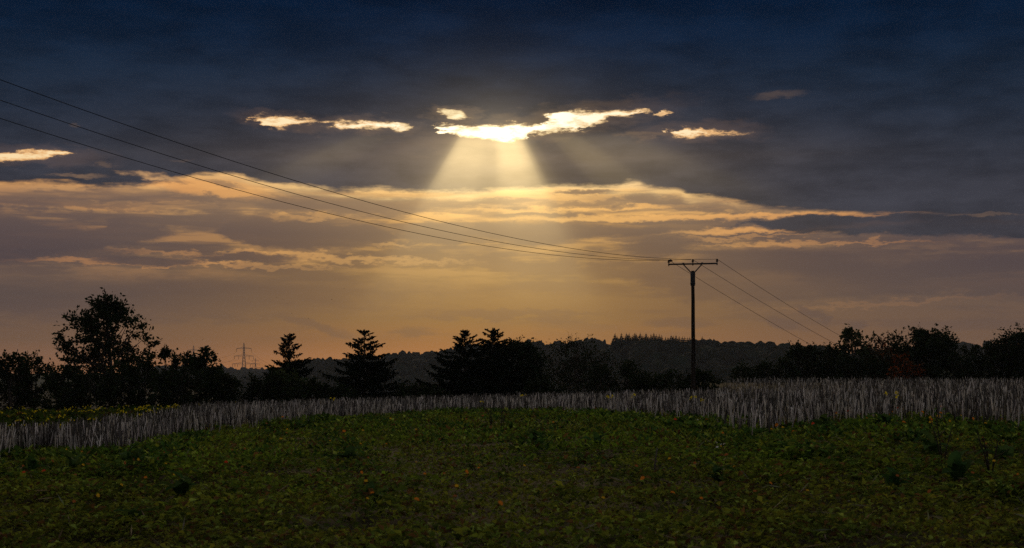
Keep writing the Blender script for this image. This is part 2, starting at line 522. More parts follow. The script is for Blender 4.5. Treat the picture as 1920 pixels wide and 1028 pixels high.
def tube(b, pts, rad, n=5, c=None, cap=True):
    pts = np.asarray(pts, float)
    rad = np.broadcast_to(np.asarray(rad, float), (len(pts),))
    d = np.gradient(pts, axis=0)
    d /= np.linalg.norm(d, axis=1)[:, None] + 1e-9
    ref = np.array([0, 0, 1.0]) if abs(d[0, 2]) < 0.8 else np.array([0, 1.0, 0])
    u = np.cross(d, ref)
    u /= np.linalg.norm(u, axis=1)[:, None] + 1e-9
    w = np.cross(d, u)
    a = np.arange(n) * 2 * np.pi / n
    v = pts[:, None, :] + rad[:, None, None] * (np.cos(a)[None, :, None] * u[:, None, :] + np.sin(a)[None, :, None] * w[:, None, :])
    f = []
    for i in range(len(pts) - 1):
        for k in range(n):
            p, q = i * n + k, i * n + (k + 1) % n
            f += [(p, q, p + n), (q, q + n, p + n)]
    if cap:
        m = (len(pts) - 1) * n
        for k in range(1, n - 1):
            f += [(0, k + 1, k), (m, m + k, m + k + 1)]
    b.add(v.reshape(-1, 3), f, c)


def box(b, lo, hi, c=None):
    x0, y0, z0 = lo
    x1, y1, z1 = hi
    v = [(x0, y0, z0), (x1, y0, z0), (x1, y1, z0), (x0, y1, z0), (x0, y0, z1), (x1, y0, z1), (x1, y1, z1), (x0, y1, z1)]
    q = [(0, 3, 2, 1), (4, 5, 6, 7), (0, 1, 5, 4), (1, 2, 6, 5), (2, 3, 7, 6), (3, 0, 4, 7)]
    b.add(v, [t for a in q for t in ((a[0], a[1], a[2]), (a[0], a[2], a[3]))], c)


def bar(b, p, q, r, n=4):
    tube(b, [p, q], [r, r], n)


def unit(v):
    return v / (np.linalg.norm(v, axis=-1, keepdims=True) + 1e-9)


def leaves4(b, base, d, nrm, ln, wd, col):
    """flat diamond leaves, two triangles each"""
    d = unit(d)
    s = unit(np.cross(d, nrm))
    mid = base + d * (ln * 0.45)[:, None]
    v = np.stack([base, mid - s * wd[:, None] / 2, base + d * ln[:, None], mid + s * wd[:, None] / 2], 1)
    k = np.arange(len(base))[:, None] * 4
    f = np.concatenate([k + np.array([[0, 1, 2]]), k + np.array([[0, 2, 3]])])
    b.add(v.reshape(-1, 3), f, np.repeat(col, 4, 0))


def leaves5(b, base, d, nrm, ln, wd, col, droop=0.25):
    """leaves folded along the midrib and bent down at the tip, four triangles each"""
    d = unit(d)
    s = unit(np.cross(d, nrm))
    up = unit(np.cross(s, d))
    L, W = ln[:, None], wd[:, None]
    mid = base + d * L * 0.5
    tip = base + d * L - up * L * droop
    rise = up * W * 0.22
    v = np.stack([base, mid - s * W / 2 + rise, mid, mid + s * W / 2 + rise, tip], 1)
    k = np.arange(len(base))[:, None] * 5
    f = np.concatenate([k + np.array([t]) for t in ([0, 1, 2], [0, 2, 3], [1, 4, 2], [2, 4, 3])])
    b.add(v.reshape(-1, 3), f, np.repeat(col, 5, 0))


# ------------------------------------------------------------------ materials
def mat_new(name):
    m = bpy.data.materials.new(name)
    m.use_nodes = True
    nt = m.node_tree
    bs = nt.nodes['Principled BSDF']
    bs.inputs['Specular IOR Level'].default_value = 0.12
    return m, nt, bs


def mat_noise(name, c1, c2, scale, rough=0.8, detail=4.0, bump=0.0, metallic=0.0, coords='Object', stretch=(1, 1, 1)):
    m, nt, bs = mat_new(name)
    tcn = nt.nodes.new('ShaderNodeTexCoord')
    mp = nt.nodes.new('ShaderNodeMapping')
    mp.inputs['Scale'].default_value = stretch
    nz = nt.nodes.new('ShaderNodeTexNoise')
    nz.inputs['Scale'].default_value = scale
    nz.inputs['Detail'].default_value = detail
    cr = nt.nodes.new('ShaderNodeValToRGB')
    cr.color_ramp.elements[0].position, cr.color_ramp.elements[1].position = 0.35, 0.68
    cr.color_ramp.elements[0].color, cr.color_ramp.elements[1].color = (*c1, 1), (*c2, 1)
    nt.links.new(tcn.outputs[coords], mp.inputs[0])
    nt.links.new(mp.outputs[0], nz.inputs['Vector'])
    nt.links.new(nz.outputs[0], cr.inputs[0])
    nt.links.new(cr.outputs[0], bs.inputs['Base Color'])
    bs.inputs['Roughness'].default_value = rough
    bs.inputs['Metallic'].default_value = metallic
    if bump:
        bp = nt.nodes.new('ShaderNodeBump')
        bp.inputs['Strength'].default_value = bump
        nt.links.new(nz.outputs[0], bp.inputs['Height'])
        nt.links.new(bp.outputs[0], bs.inputs['Normal'])
    return m


def mat_leaf(name, trans=0.3, rough=0.55, tint=True, base=(0.06, 0.09, 0.02)):
    """leaf: its own colour from the mesh, part of the light coming through the blade"""
    m, nt, bs = mat_new(name)
    out = nt.nodes['Material Output']
    tr = nt.nodes.new('ShaderNodeBsdfTranslucent')
    mx = nt.nodes.new('ShaderNodeMixShader')
    mx.inputs[0].default_value = trans
    nz = nt.nodes.new('ShaderNodeTexNoise')
    nz.inputs['Scale'].default_value = 9.0
    tcn = nt.nodes.new('ShaderNodeTexCoord')
    nt.links.new(tcn.outputs['Object'], nz.inputs['Vector'])
    ml = nt.nodes.new('ShaderNodeMix')
    ml.data_type, ml.blend_type = 'RGBA', 'MULTIPLY'
    ml.inputs[0].default_value = 0.45
    if tint:
        atn = nt.nodes.new('ShaderNodeAttribute')
        atn.attribute_name = 'tint'
        nt.links.new(atn.outputs['Color'], ml.inputs[6])
    else:
        ml.inputs[6].default_value = (*base, 1)
    nt.links.new(nz.outputs[0], ml.inputs[7])
    nt.links.new(ml.outputs[2], bs.inputs['Base Color'])
    nt.links.new(ml.outputs[2], tr.inputs['Color'])
    bs.inputs['Roughness'].default_value = rough
    nt.links.new(bs.outputs[0], mx.inputs[1])
    nt.links.new(tr.outputs[0], mx.inputs[2])
    nt.links.new(mx.outputs[0], out.inputs['Surface'])
    return m


M_SOIL = mat_noise('soil', (0.020, 0.014, 0.009), (0.028, 0.030, 0.011), 0.9, 0.95, 8.0, 0.4)
M_FOREST = mat_noise('forest_floor', (0.020, 0.026, 0.012), (0.040, 0.042, 0.018), 0.05, 0.95, 5.0)
M_CANOPY = mat_leaf('canopy', 0.03, 1.0)
M_BARK = mat_noise('bark', (0.035, 0.026, 0.020), (0.085, 0.066, 0.050), 9.0, 0.9, 6.0, 0.5, stretch=(1, 1, 0.25))
M_LEAF = mat_leaf('tree_leaf', 0.2, 0.85)
M_NEEDLE = mat_leaf('spruce_needles', 0.08, 0.7)
M_COVER = mat_leaf('field_leaf', 0.42, 0.85)
M_STALK = mat_leaf('dry_stalk', 0.10, 0.75)
M_PETAL = mat_leaf('petal', 0.35, 0.8)
M_WOOD = mat_noise('creosoted_wood', (0.012, 0.009, 0.007), (0.034, 0.025, 0.019), 7.0, 0.85, 8.0, 0.35, stretch=(1, 1, 0.06))
M_STEEL = mat_noise('weathered_steel', (0.02, 0.02, 0.021), (0.05, 0.048, 0.046), 6.0, 0.75, 4.0, 0.1, 0.1)
M_CERAMIC = mat_noise('brown_glaze', (0.028, 0.014, 0.008), (0.05, 0.025, 0.014), 14.0, 0.25)
M_WIRE = mat_noise('wire', (0.02, 0.02, 0.021), (0.04, 0.04, 0.04), 3.0, 0.95, metallic=0.0)
M_LATTICE = mat_noise('galvanised_lattice', (0.10, 0.105, 0.11), (0.17, 0.17, 0.175), 0.4, 0.6, metallic=0.3)
M_FEATHER = mat_noise('feather', (0.012, 0.012, 0.014), (0.03, 0.028, 0.028), 12.0, 0.8)

for m_ in (M_SOIL, M_FOREST, M_CANOPY, M_COVER, M_STALK, M_NEEDLE, M_LEAF, M_WOOD, M_WIRE):      # dull, matt surfaces
    m_.node_tree.nodes['Principled BSDF'].inputs['Specular IOR Level'].default_value = 0.02

# ------------------------------------------------------------------ the land
def graded(lo, hi, n, k=6.5):
    u = np.linspace(-1, 1, n)
    v = np.sinh(k * u) / np.sinh(k)
    return np.where(v < 0, v * -lo, v * hi)


gx, gy = graded(-5000, 5000, 261), graded(-5000, 5000, 301)
X, Y = np.meshgrid(gx, gy)
Z = ground_z(X, Y)
b = Buf()
nx, ny = len(gx), len(gy)
i = (np.arange(ny - 1)[:, None] * nx + np.arange(nx - 1)[None]).ravel()
b.add(np.stack([X, Y, Z], -1).reshape(-1, 3), np.concatenate([np.stack([i, i + 1, i + nx + 1], 1), np.stack([i, i + nx + 1, i + nx], 1)]))
tag(b.build('ground', M_SOIL, smooth=True), kind='structure')


def interp(p, pts):
    a = np.array(pts, float)
    return np.interp(p, a[:, 0], a[:, 1])


def hill(name, depth, front, back, crest, tree_h):
    """a ridge whose wooded skyline is traced in the photograph; returns its height function"""
    def hz(p, y):
        top = EYE + (HORIZON - interp(p, crest)) / F * depth - tree_h
        t = np.where(y < depth, (depth - y) / front, (y - depth) / back)
        s = np.cos(np.clip(t, 0, 1) * np.pi / 2) ** 2
        s = 0.75 * s + 0.25 * (1 - np.clip(t, 0, 1))
        return -30 + (top + 30) * s
    ps = np.arange(crest[0][0], crest[-1][0] + 1, 12.0)
    ys = np.linspace(depth - front, depth + back, 40)
    PP, YY = np.meshgrid(ps, ys)
    v = np.stack([(PP - 960) / F * YY, YY, hz(PP, YY)], -1)
    n = len(ps)
    k = (np.arange(len(ys) - 1)[:, None] * n + np.arange(n - 1)[None]).ravel()
    bb = Buf()
    bb.add(v.reshape(-1, 3), np.concatenate([np.stack([k, k + 1, k + n + 1], 1), np.stack([k, k + n + 1, k + n], 1)]))
    tag(bb.build(name, M_FOREST, smooth=True), kind='structure')
    return hz


def ico(sub):
    bm = bmesh.new()
    bmesh.ops.create_icosphere(bm, subdivisions=sub, radius=1.0)
    bm.verts.ensure_lookup_table()
    v = np.array([q.co[:] for q in bm.verts])
    f = np.array([[w.index for w in q.verts] for q in bm.faces])
    bm.free()
    return v, f


ICO1, ICO2 = ico(2), ico(3)


def wood(name, hz, depth, p0, p1, y0, y1, spacing, size, label_col):
    """a far wood that reads as one mass: crowns crowded over the slope, their surfaces broken up"""
    bb = Buf()
    wide = (p1 - p0) / F * depth
    n = int(wide * (y1 - y0) / spacing ** 2)
    p = rng.uniform(p0, p1, n)
    y = rng.uniform(y0, y1, n)
    m = int(wide / spacing * 3.0)
    p = np.concatenate([p, np.linspace(p0, p1, m) + rng.normal(0, 2, m)])
    y = np.concatenate([y, rng.normal(depth, 5, m)])
    for k in range(len(p)):
        near = abs(y[k] - depth) < 40
        V, Fc = ICO2 if near else ICO1
        r = size * rng.uniform(0.6, 1.3)
        x = (p[k] - 960) / F * y[k]
        z = float(hz(p[k], y[k]))
        q = V * (1 + rng.normal(0, 0.055, (len(V), 1))) * (1 + 0.2 * np.sin(V @ rng.normal(0, 3.2, 3) + rng.uniform(0, 6)))[:, None]
        q = q * np.array([r, r, r * rng.uniform(0.8, 1.35)]) + np.array([x, y[k], z + size * rng.uniform(0.5, 1.0)])
        col = np.array(label_col) * rng.uniform(0.55, 1.5) * np.array([rng.uniform(0.85, 1.3), 1, rng.uniform(0.8, 1.1)])
        bb.add(q, Fc, col)
    return tag(bb.build(name, M_CANOPY), kind='stuff')


far_c = [(-500, 684), (0, 686), (300, 689), (420, 690), (455, 694), (480, 694), (520, 690), (560, 684), (620, 680), (700, 680)]
far_b = [(380, 722), (470, 708), (540, 692), (575, 679), (603, 676), (625, 676), (660, 674), (727, 669), (747, 666), (763, 664), (797, 664), (815, 659), (833, 657),
         (900, 652), (960, 647), (1000, 644), (1013, 643), (1047, 647), (1080, 643), (1110, 637), (1128, 639), (1145, 648), (1200, 660), (1320, 690)]
near_a = [(960, 735), (1040, 712), (1100, 682), (1140, 654), (1155, 647), (1200, 643), (1260, 642), (1300, 641), (1335, 638), (1360, 642), (1380, 645), (1400, 643),
          (1420, 648), (1450, 646), (1500, 648), (1540, 655), (1600, 664), (1700, 676), (1800, 690)]
far_d = [(1480, 690), (1560, 668), (1680, 655), (1770, 648), (1790, 644), (1810, 643), (1830, 649), (1860, 647), (1900, 648), (2050, 655), (2400, 668)]
HZ_C = hill('distant_ridge', 2450, 500, 500, far_c, 13)
HZ_B = hill('wooded_hill', 1500, 500, 400, far_b, 12)
HZ_A = hill('wooded_hill', 1100, 420, 300, near_a, 10)
HZ_D = hill('distant_ridge', 1900, 400, 400, far_d, 14)
W_COL = (0.015, 0.018, 0.012)
tag(wood('far_wood', HZ_C, 2450, 250, 680, 2250, 2460, 12, 7, W_COL), 'hazy wood along the lowest far ridge behind the lattice pylon', 'wood')
tag(wood('far_wood', HZ_B, 1500, 440, 1230, 1180, 1512, 9.5, 6, W_COL), 'hazy wooded hillside rising behind the spruces', 'wood')
tag(wood('far_wood', HZ_A, 1100, 1000, 1720, 830, 1110, 8, 5, W_COL), 'dark wooded hill behind the utility pole', 'wood')
tag(wood('far_wood', HZ_D, 1900, 1520, 2080, 1740, 1912, 11, 7, W_COL), 'pale distant wood in the gap of the right hedge', 'wood')

# ------------------------------------------------------------------ trees
def cols(n, base, spread=0.3, warm=0.25):
    k = rng.uniform(1 - spread, 1 + spread, (n, 1))
    h = np.column_stack([rng.uniform(1 - warm, 1 + warm, n), np.ones(n), rng.uniform(0.8, 1.2, n)])
    return np.array(base) * k * h


def leafy(name, p, row, depth, half, label, cat='tree', group=None, t0=0.25, clumps=34, tips=9, per=9, leaf=0.22, base=(0.020, 0.029, 0.010),
          lean=0.0, top=0.62, stems=1, spray=0.55, squash=0.8, tight=1.0, seed=0, accent=None):
    """broad-leaved tree or shrub: trunk with limbs and twigs, leaf-sized faces around every twig.
    p,row: photograph point of its top, half: half width of the crown in photograph pixels, top: height share of the widest place"""
    r = np.random.default_rng(1000 + seed + int(p * 7 + row))
    foot = on_ground(p, depth)
    H = at(p, row, depth)[2] - foot[2]
    R = half / F * depth
    root = thing(name, foot, label, cat, group)
    tb, cb = Buf(), Buf()
    tops = []
    for k in range(stems):
        ang = r.uniform(0, 6.28)
        off = 0 if stems == 1 else R * 0.35 * np.sqrt(r.uniform())
        zz = np.linspace(-0.15, H * r.uniform(0.78, 0.92), 7)
        f_ = zz / H
        pts = np.column_stack([np.cos(ang) * off * (0.3 + f_) + lean * R * f_ ** 1.5 + r.normal(0, 0.02 * R, 7), np.sin(ang) * off * (0.3 + f_) + r.normal(0, 0.02 * R, 7), zz])
        pts[0, :2] = pts[1, :2]
        tube(tb, pts, np.interp(np.linspace(0, 1, 7), [0, 1], [0.024 * H + 0.03, 0.012]) * (1 if stems == 1 else 0.6), 6)
        tops.append(pts)
    P_, D_, N_ = [], [], []
    for k in range(clumps):
        t = t0 + (1 - t0) * r.beta(1.3, 1.15)
        prof = np.sqrt(max(0.02, 1 - ((t - top) / ((1 - top) if t > top else (top - t0 + 0.12))) ** 2))
        a = r.uniform(0, 6.283)
        lump = 1 + 0.24 * np.sin(3 * a + seed) + 0.16 * np.sin(5 * a + 9 * t + seed)
        rr = R * prof * lump * np.sqrt(r.uniform(0.08, 1.0)) * 0.86
        ce = np.array([np.cos(a) * rr + lean * R * t ** 1.5, np.sin(a) * rr, t * H * 0.95])
        st = tops[r.integers(stems)]
        ts = np.clip(t * 0.95 - r.uniform(0.12, 0.32), 0.08, 0.85) * H
        j = np.array([np.interp(ts, st[:, 2], st[:, q]) for q in range(3)])
        mid = (j + ce) / 2 + np.array([0, 0, -0.04 * H]) + r.normal(0, 0.03 * R, 3)
        tube(tb, [j, mid, ce], [0.010 * H * (1.1 - t * 0.7), 0.006 * H, 0.012], 4)
        cs = (0.16 + 0.10 * r.uniform()) * R * tight + 0.12
        for q in range(tips):
            dv = r.normal(0, 1, 3) * np.array([1, 1, squash]) + np.array([np.cos(a), np.sin(a), 0.5]) * spray
            tip = ce + unit(dv) * cs * r.uniform(0.5, 1.6)
            tube(tb, [ce, (ce + tip) / 2 + r.normal(0, 0.03, 3), tip], [0.016, 0.010, 0.005], 3, cap=False)
            w = r.uniform(0.1, 1.05, per)[:, None]
            P_.append(ce + (tip - ce) * w + r.normal(0, 0.09 * cs + 0.03, (per, 3)))
            D_.append(unit(tip - ce) * 0.8 + r.normal(0, 0.8, (per, 3)) + np.array([0, 0, -0.2]))
            N_.append(r.normal(0, 1, (per, 3)) + np.array([0, 0, 0.6]))
    P_, D_, N_ = np.concatenate(P_), np.concatenate(D_), np.concatenate(N_)
    n = len(P_)
    P_[:, 2] = np.maximum(P_[:, 2], 0.05)
    ln = leaf * r.uniform(0.6, 1.35, n)
    cc = cols(n, base)
    if accent is not None:
        pick = r.uniform(size=n) < accent[1]
        cc[pick] = cols(int(pick.sum()), accent[0])
    leaves4(cb, P_, D_, N_, ln, ln * r.uniform(0.5, 0.75, n), cc)
    tb.build('trunk', M_BARK, root, True)
    cb.build('crown', M_LEAF, root)
    return root


def spruce(p, row, depth, half, label, seed=0, base_t=0.06, levels=20, group='spruces behind the stubble', dense=1.0):
    """spruce: straight trunk, whorls of sweeping branches with upturned tips and twigs that hang down"""
    r = np.random.default_rng(3000 + seed)
    foot = on_ground(p, depth)
    H = at(p, row, depth)[2] - foot[2]
    R = half / F * depth
    root = thing('spruce_tree', foot, label, 'tree', group)
    tb, cb = Buf(), Buf()
    z = np.linspace(-0.2, H, 9)
    tube(tb, np.column_stack([r.normal(0, 0.015, 9), r.normal(0, 0.015, 9), z]), np.interp(z / H, [0, 1], [0.026 * H, 0.012]), 7)
    P_, D_, N_, L_ = [], [], [], []
    # leader
    k = 40
    P_.append(np.column_stack([r.normal(0, 0.03, k), r.normal(0, 0.03, k), r.uniform(0.92, 1.0, k) * H]))
    D_.append(np.column_stack([r.normal(0, 0.8, (k, 2)), r.uniform(0.1, 1.2, k)]))
    L_.append(np.full(k, 0.22))
    for lv in range(levels):
        t_lv = base_t + (0.955 - base_t) * (lv / (levels - 1)) ** 0.95
        nb = r.integers(4, 7)
        a0 = r.uniform(0, 6.28)
        for q in range(nb):
            t = min(0.97, t_lv + r.normal(0, 0.026))
            reach = R * np.interp(t, [0, 0.25, 0.5, 0.75, 0.9, 1], [1.0, 0.92, 0.66, 0.36, 0.19, 0.05]) + 0.06
            a = a0 + q * 6.283 / nb + r.normal(0, 0.3)
            ln = reach * r.choice([r.uniform(0.35, 0.75), r.uniform(0.7, 1.0), r.uniform(0.9, 1.2)])
            o = np.array([np.cos(a), np.sin(a), 0])
            rise = np.interp(t, [0, 0.4, 0.7, 0.9, 1.0], [-0.14, -0.06, 0.02, 0.16, 0.5])     # low branches hang, high ones reach up
            u = np.linspace(0, 1, 7)
            pts = np.outer(u * ln, o)
            pts[:, 2] = t * H + ln * (rise * u - 0.22 * u * (1 - u) * 2 * (1 - t) + 0.11 * u ** 4)
            tube(tb, pts, np.linspace(0.014 + 0.007 * ln, 0.006, 7), 4, cap=False)
            side = np.cross(o, [0, 0, 1.0])
            # twigs: a flat spray along the branch, bushier towards its upturned end, and curtains hanging from it
            m = int((10 + 26 * ln) * dense)
            w = r.uniform(0.16, 1.03, m) ** 0.75
            pp = np.column_stack([np.interp(w, u, pts[:, j]) for j in range(3)])
            sgn = r.choice([-1, 1], m)[:, None]
            wide = (0.16 * ln * (1.1 - w) + 0.04)[:, None] * r.uniform(0, 1, (m, 1))
            P_.append(pp + side * sgn * wide)
            dd = o * 1.0 + side * sgn * 0.8 + r.normal(0, 0.3, (m, 3)) + np.array([0, 0, 0.22])
            D_.append(dd)
            L_.append(0.21 * r.uniform(0.7, 1.35, m))
            m = int((9 + 30 * ln) * dense * (1.0 if t < 0.7 else 0.35))
            w = r.uniform(0.10, 0.97, m)
            pp = np.column_stack([np.interp(w, u, pts[:, j]) for j in range(3)]) + side * r.normal(0, 0.06, (m, 1)) * ln
            P_.append(pp)
            D_.append(np.array([0, 0, -1.0]) + r.normal(0, 0.16, (m, 3)))
            L_.append((0.14 + 0.34 * r.uniform(size=m) * (1.15 - t)) * r.uniform(0.6, 1.3, m))
    P_, D_, L_ = np.concatenate(P_), np.concatenate(D_), np.concatenate(L_)
    n = len(P_)
    for turn in range(2):
        leaves4(cb, P_, D_, r.normal(0, 1, (n, 3)), L_, np.clip(L_ * r.uniform(0.3, 0.5, n), 0.045, 0.12), cols(n, (0.014, 0.021, 0.011), 0.25, 0.12))
    tb.build('trunk', M_BARK, root, True)
    cb.build('crown', M_NEEDLE, root)
    return root


HL, HR = 'trees and shrubs of the left hedge', 'trees and shrubs of the right hedge'
MID = 'shrubs and trees behind the stubble'
leafy('broadleaf_tree', 210, 560, 104, 90, 'tall loose broadleaf tree standing above the left hedge', group=HL, t0=0.20, clumps=100, tips=10, per=9, leaf=0.25, top=0.46, spray=1.3, seed=8, tight=0.85, lean=-0.12)
for (p, row, y, half, lab, kw) in [
    (-40, 655, 100, 66, 'dark shrub cut by the left picture edge', {}),
    (22, 664, 98, 44, 'low dark bush nearest the left picture edge behind the yellow flowers', {}),
    (62, 668, 101, 42, 'rounded dark bush left of the tallest hedge tree', {}),
    (112, 682, 97, 46, 'bush at the left foot of the tallest hedge tree', {}),
    (168, 700, 95, 48, 'low bush in front of the tallest hedge tree', {}),
    (232, 690, 96, 46, 'bush at the right foot of the tallest hedge tree', {}),
    (268, 656, 100, 36, 'thin leafy shrub close right of the tallest hedge tree', dict(clumps=22, tips=7)),
    (312, 652, 100, 38, 'bushy young tree between the tallest hedge tree and the pylon', dict(clumps=26, leaf=0.25)),
    (352, 655, 102, 30, 'upright shrub with loose top in the left hedge', dict(clumps=22, leaf=0.25)),
    (388, 650, 99, 34, 'last upright shrub of the left hedge, beside the pylon', dict(clumps=26, leaf=0.27)),
    (340, 694, 95, 56, 'broad low bush at the foot of the left hedge', {}),
    (418, 704, 96, 32, 'low bush tapering off at the right end of the left hedge', {}),
]:
    leafy('hedge_shrub', p, row, y, half, lab, 'shrub', HL, **{**dict(t0=0.02, clumps=34, tips=9, per=10, leaf=0.22, top=0.5, stems=4, spray=0.7, squash=1.0, tight=1.2, seed=int(p)), **kw})

spruce(543, 627, 112, 70, 'short spruce with lifted branches, half hidden by a bush', 1, 0.10, 19, dense=1.1)
spruce(683, 621, 108, 96, 'free-standing spruce with wide drooping branches left of the spruce group', 2, 0.03, 21, dense=1.15)
spruce(872, 621, 112, 98, 'left spruce of the close group near the middle', 3, 0.03, 22, dense=1.25)
spruce(925, 617, 110, 92, 'tallest spruce of the close group near the middle', 4, 0.03, 23, dense=1.3)
leafy('broadleaf_tree', 974, 634, 111, 52, 'dense dark tree at the right of the spruce group', group=MID, t0=0.06, clumps=62, tips=11, per=11, leaf=0.22, top=0.62, tight=1.05, seed=9, base=(0.022, 0.032, 0.014))
leafy('broadleaf_tree', 1082, 641, 116, 76, 'open spreading tree with bare twigs right of the spruce group', group=MID, t0=0.22, clumps=60, tips=9, per=6, leaf=0.18, top=0.52, tight=1.2, seed=12, spray=0.8)
for (p, row, y, half, lab, kw) in [
    (500, 700, 100, 40, 'bush left of the short spruce', {}),
    (528, 697, 101, 42, 'green bush in front of the short spruce', dict(clumps=44, base=(0.045, 0.060, 0.018))),
    (584, 716, 100, 34, 'low bush at the right foot of the short spruce', {}),
    (640, 732, 103, 34, 'low bush at the left foot of the free-standing spruce', {}),
    (768, 722, 104, 28, 'little bush between the free-standing spruce and the spruce group', {}),
    (800, 732, 104, 28, 'low bush left of the spruce group', {}),
    (1020, 716, 106, 34, 'low bush at the right foot of the spruce group', {}),
    (1130, 690, 112, 54, 'bush at the right foot of the open spreading tree', dict(per=7)),
    (1180, 682, 113, 46, 'rounded bush between the open spreading tree and the utility pole', dict(per=8)),
    (1215, 704, 110, 40, 'low bush well left of the utility pole', {}),
    (1262, 702, 112, 36, 'dark bush touching the utility pole on its left', {}),
    (1318, 700, 112, 32, 'dark bush touching the utility pole on its right', {}),
]:
    leafy('field_shrub', p, row, y, half, lab, 'shrub', MID, **{**dict(t0=0.02, clumps=28, tips=9, per=9, leaf=0.21, top=0.5, stems=4, spray=0.7, squash=1.0, tight=1.2, seed=int(p)), **kw})

leafy('broadleaf_tree', 1602, 613, 139, 38, 'slim tree with big loose leaves standing above the right hedge', group=HR, t0=0.3, clumps=34, tips=7, per=8, leaf=0.33, top=0.66, seed=21, spray=1.0, base=(0.045, 0.050, 0.020))
leafy('broadleaf_tree', 1655, 636, 140, 40, 'thin reddish tree beside the slim tree in the right hedge', group=HR, t0=0.2, clumps=30, tips=7, per=6, leaf=0.3, top=0.65, seed=22, spray=0.9, base=(0.050, 0.040, 0.020), accent=((0.20, 0.05, 0.012), 0.18))
leafy('broadleaf_tree', 1733, 619, 141, 74, 'big rounded tree in the middle of the right hedge', group=HR, t0=0.05, clumps=120, tips=11, per=11, leaf=0.27, top=0.66, seed=25, tight=0.9)
leafy('broadleaf_tree', 1945, 620, 138, 78, 'large tree at the right picture edge', group=HR, t0=0.05, clumps=110, tips=11, per=11, leaf=0.27, top=0.62, seed=24, tight=1.1)
for (p, row, y, half, lab, kw) in [
    (1396, 688, 137, 30, 'small shrub where the right hedge begins', dict(per=6)),
    (1425, 684, 138, 26, 'thin shrub near the left end of the right hedge', dict(per=5)),
    (1462, 676, 138, 30, 'rounded shrub at the left of the right hedge', {}),
    (1506, 648, 140, 38, 'tall dark shrub at the left shoulder of the right hedge', dict(clumps=46)),
    (1548, 650, 141, 40, 'wide dark shrub left of the slim tree', dict(clumps=46)),
    (1590, 670, 137, 40, 'dark shrub at the foot of the slim tree', {}),
    (1640, 676, 136, 40, 'dark shrub below the thin reddish tree', {}),
    (1692, 668, 134, 32, 'rust-red shrub in front of the right hedge', dict(per=7, base=(0.055, 0.032, 0.014), accent=((0.26, 0.055, 0.010), 0.45))),
    (1795, 664, 137, 44, 'shrub at the right foot of the big rounded tree', {}),
    (1828, 652, 142, 42, 'shrub in the dip between the two big trees on the right', {}),
    (1868, 644, 139, 44, 'shrub leaning against the large tree at the right edge', dict(clumps=44)),
    (1990, 640, 138, 60, 'hedge bush just outside the right picture edge', {}),
]:
    leafy('hedge_shrub', p, row, y, half, lab, 'shrub', HR, **{**dict(t0=0.02, clumps=32, tips=9, per=9, leaf=0.25, top=0.52, stems=4, spray=0.7, squash=1.0, tight=1.2, seed=int(p)), **kw})

# the spruces on the crest of the near wooded hill, small but countable against the sky
def far_spruce_meshes(seed):
    r = np.random.default_rng(seed)
    tb, cb = Buf(), Buf()
    tube(tb, [(0, 0, -2), (0, 0, 10), (0, 0, 19.5)], [0.28, 0.16, 0.03], 5)
    for lv in range(13):
        t = lv / 12
        z = 4 + 15.2 * t
        R = 6.6 * (1 - t) ** 0.9 + 0.3
        nb = 15
        a = np.arange(nb) * 6.283 / nb + r.uniform(0, 1, nb)
        o = np.column_stack([np.cos(a), np.sin(a), np.full(nb, -0.28)])
        ln = R * r.uniform(0.7, 1.2, nb)
        leaves4(cb, np.tile([0, 0, z], (nb, 1)), o, r.normal(0, 1, (nb, 3)), ln, np.full(nb, 2.0 * (1 - t) + 0.5), cols(nb, (0.022, 0.032, 0.016)))
        leaves4(cb, np.tile([0, 0, z + 0.4], (nb, 1)), o + r.normal(0, 0.2, (nb, 3)), r.normal(0, 1, (nb, 3)), ln * 0.8, np.full(nb, 1.9 * (1 - t) + 0.4), cols(nb, (0.022, 0.032, 0.016)))
    return tb.mesh('trunk', M_BARK), cb.mesh('crown', M_NEEDLE)


FS = [far_spruce_meshes(70 + k) for k in range(4)]
ps = np.concatenate([np.arange(1148, 1300, 5.2), [1316, 1330]]) + rng.normal(0, 1.0, 32)[:len(np.concatenate([np.arange(1148, 1300, 5.2), [1316, 1330]]))]
for k, p in enumerate(ps):
    y = 1098 + rng.normal(0, 6)
    top = 628 + (3 if p > 1240 else 0) + rng.uniform(-3.5, 3.5) + (4 if p < 1150 else 0)
    z = at(p, top, y)[2]
    sc = rng.uniform(0.75, 1.0)
    r_ = thing('hilltop_spruce', ((p - 960) / F * y, y, z - 19.5 * sc), 'one of the small pointed spruces in the row on the wooded hill crest', 'tree', 'spruces along the wooded hill crest', rng.uniform(0, 6.28))
    r_.scale = (sc * rng.uniform(1.0, 1.4),) * 2 + (sc,)
    tm, cm_ = FS[k % 4]
    obj('trunk', tm, r_)
    obj('crown', cm_, r_)

# ------------------------------------------------------------------ the utility pole and its wires
PY = 100.0
pole_c = at(1297.5, 487, PY)
foot = on_ground(1299, PY)
ARM = math.radians(15)
root = thing('utility_pole', (foot[0], PY, foot[2]), 'dark wooden utility pole with a V-braced crossarm in the stubble', 'utility pole', rz=-ARM)
z_of = lambda row: float(at(1298, row, PY)[2] - foot[2])
zt, zs0, zs1, za = z_of(508), z_of(511), z_of(536), z_of(495)
b = Buf()
zz = np.linspace(-0.6, zt, 10)
tube(b, np.column_stack([np.linspace(0.055, 0, 10) + 0.006 * np.sin(zz * 2.1), 0.006 * np.sin(zz * 1.3), zz]), np.linspace(0.165, 0.115, 10), 14)
b.build('pole', M_WOOD, root, True)
b = Buf()
tube(b, [(0, 0, zs1), (0, 0, zs1 + 0.02), (0, 0, zs0 - 0.02), (0, 0, zs0)], [0.150, 0.168, 0.168, 0.155], 12)
sl = b.build('pole_sleeve', M_STEEL, root)
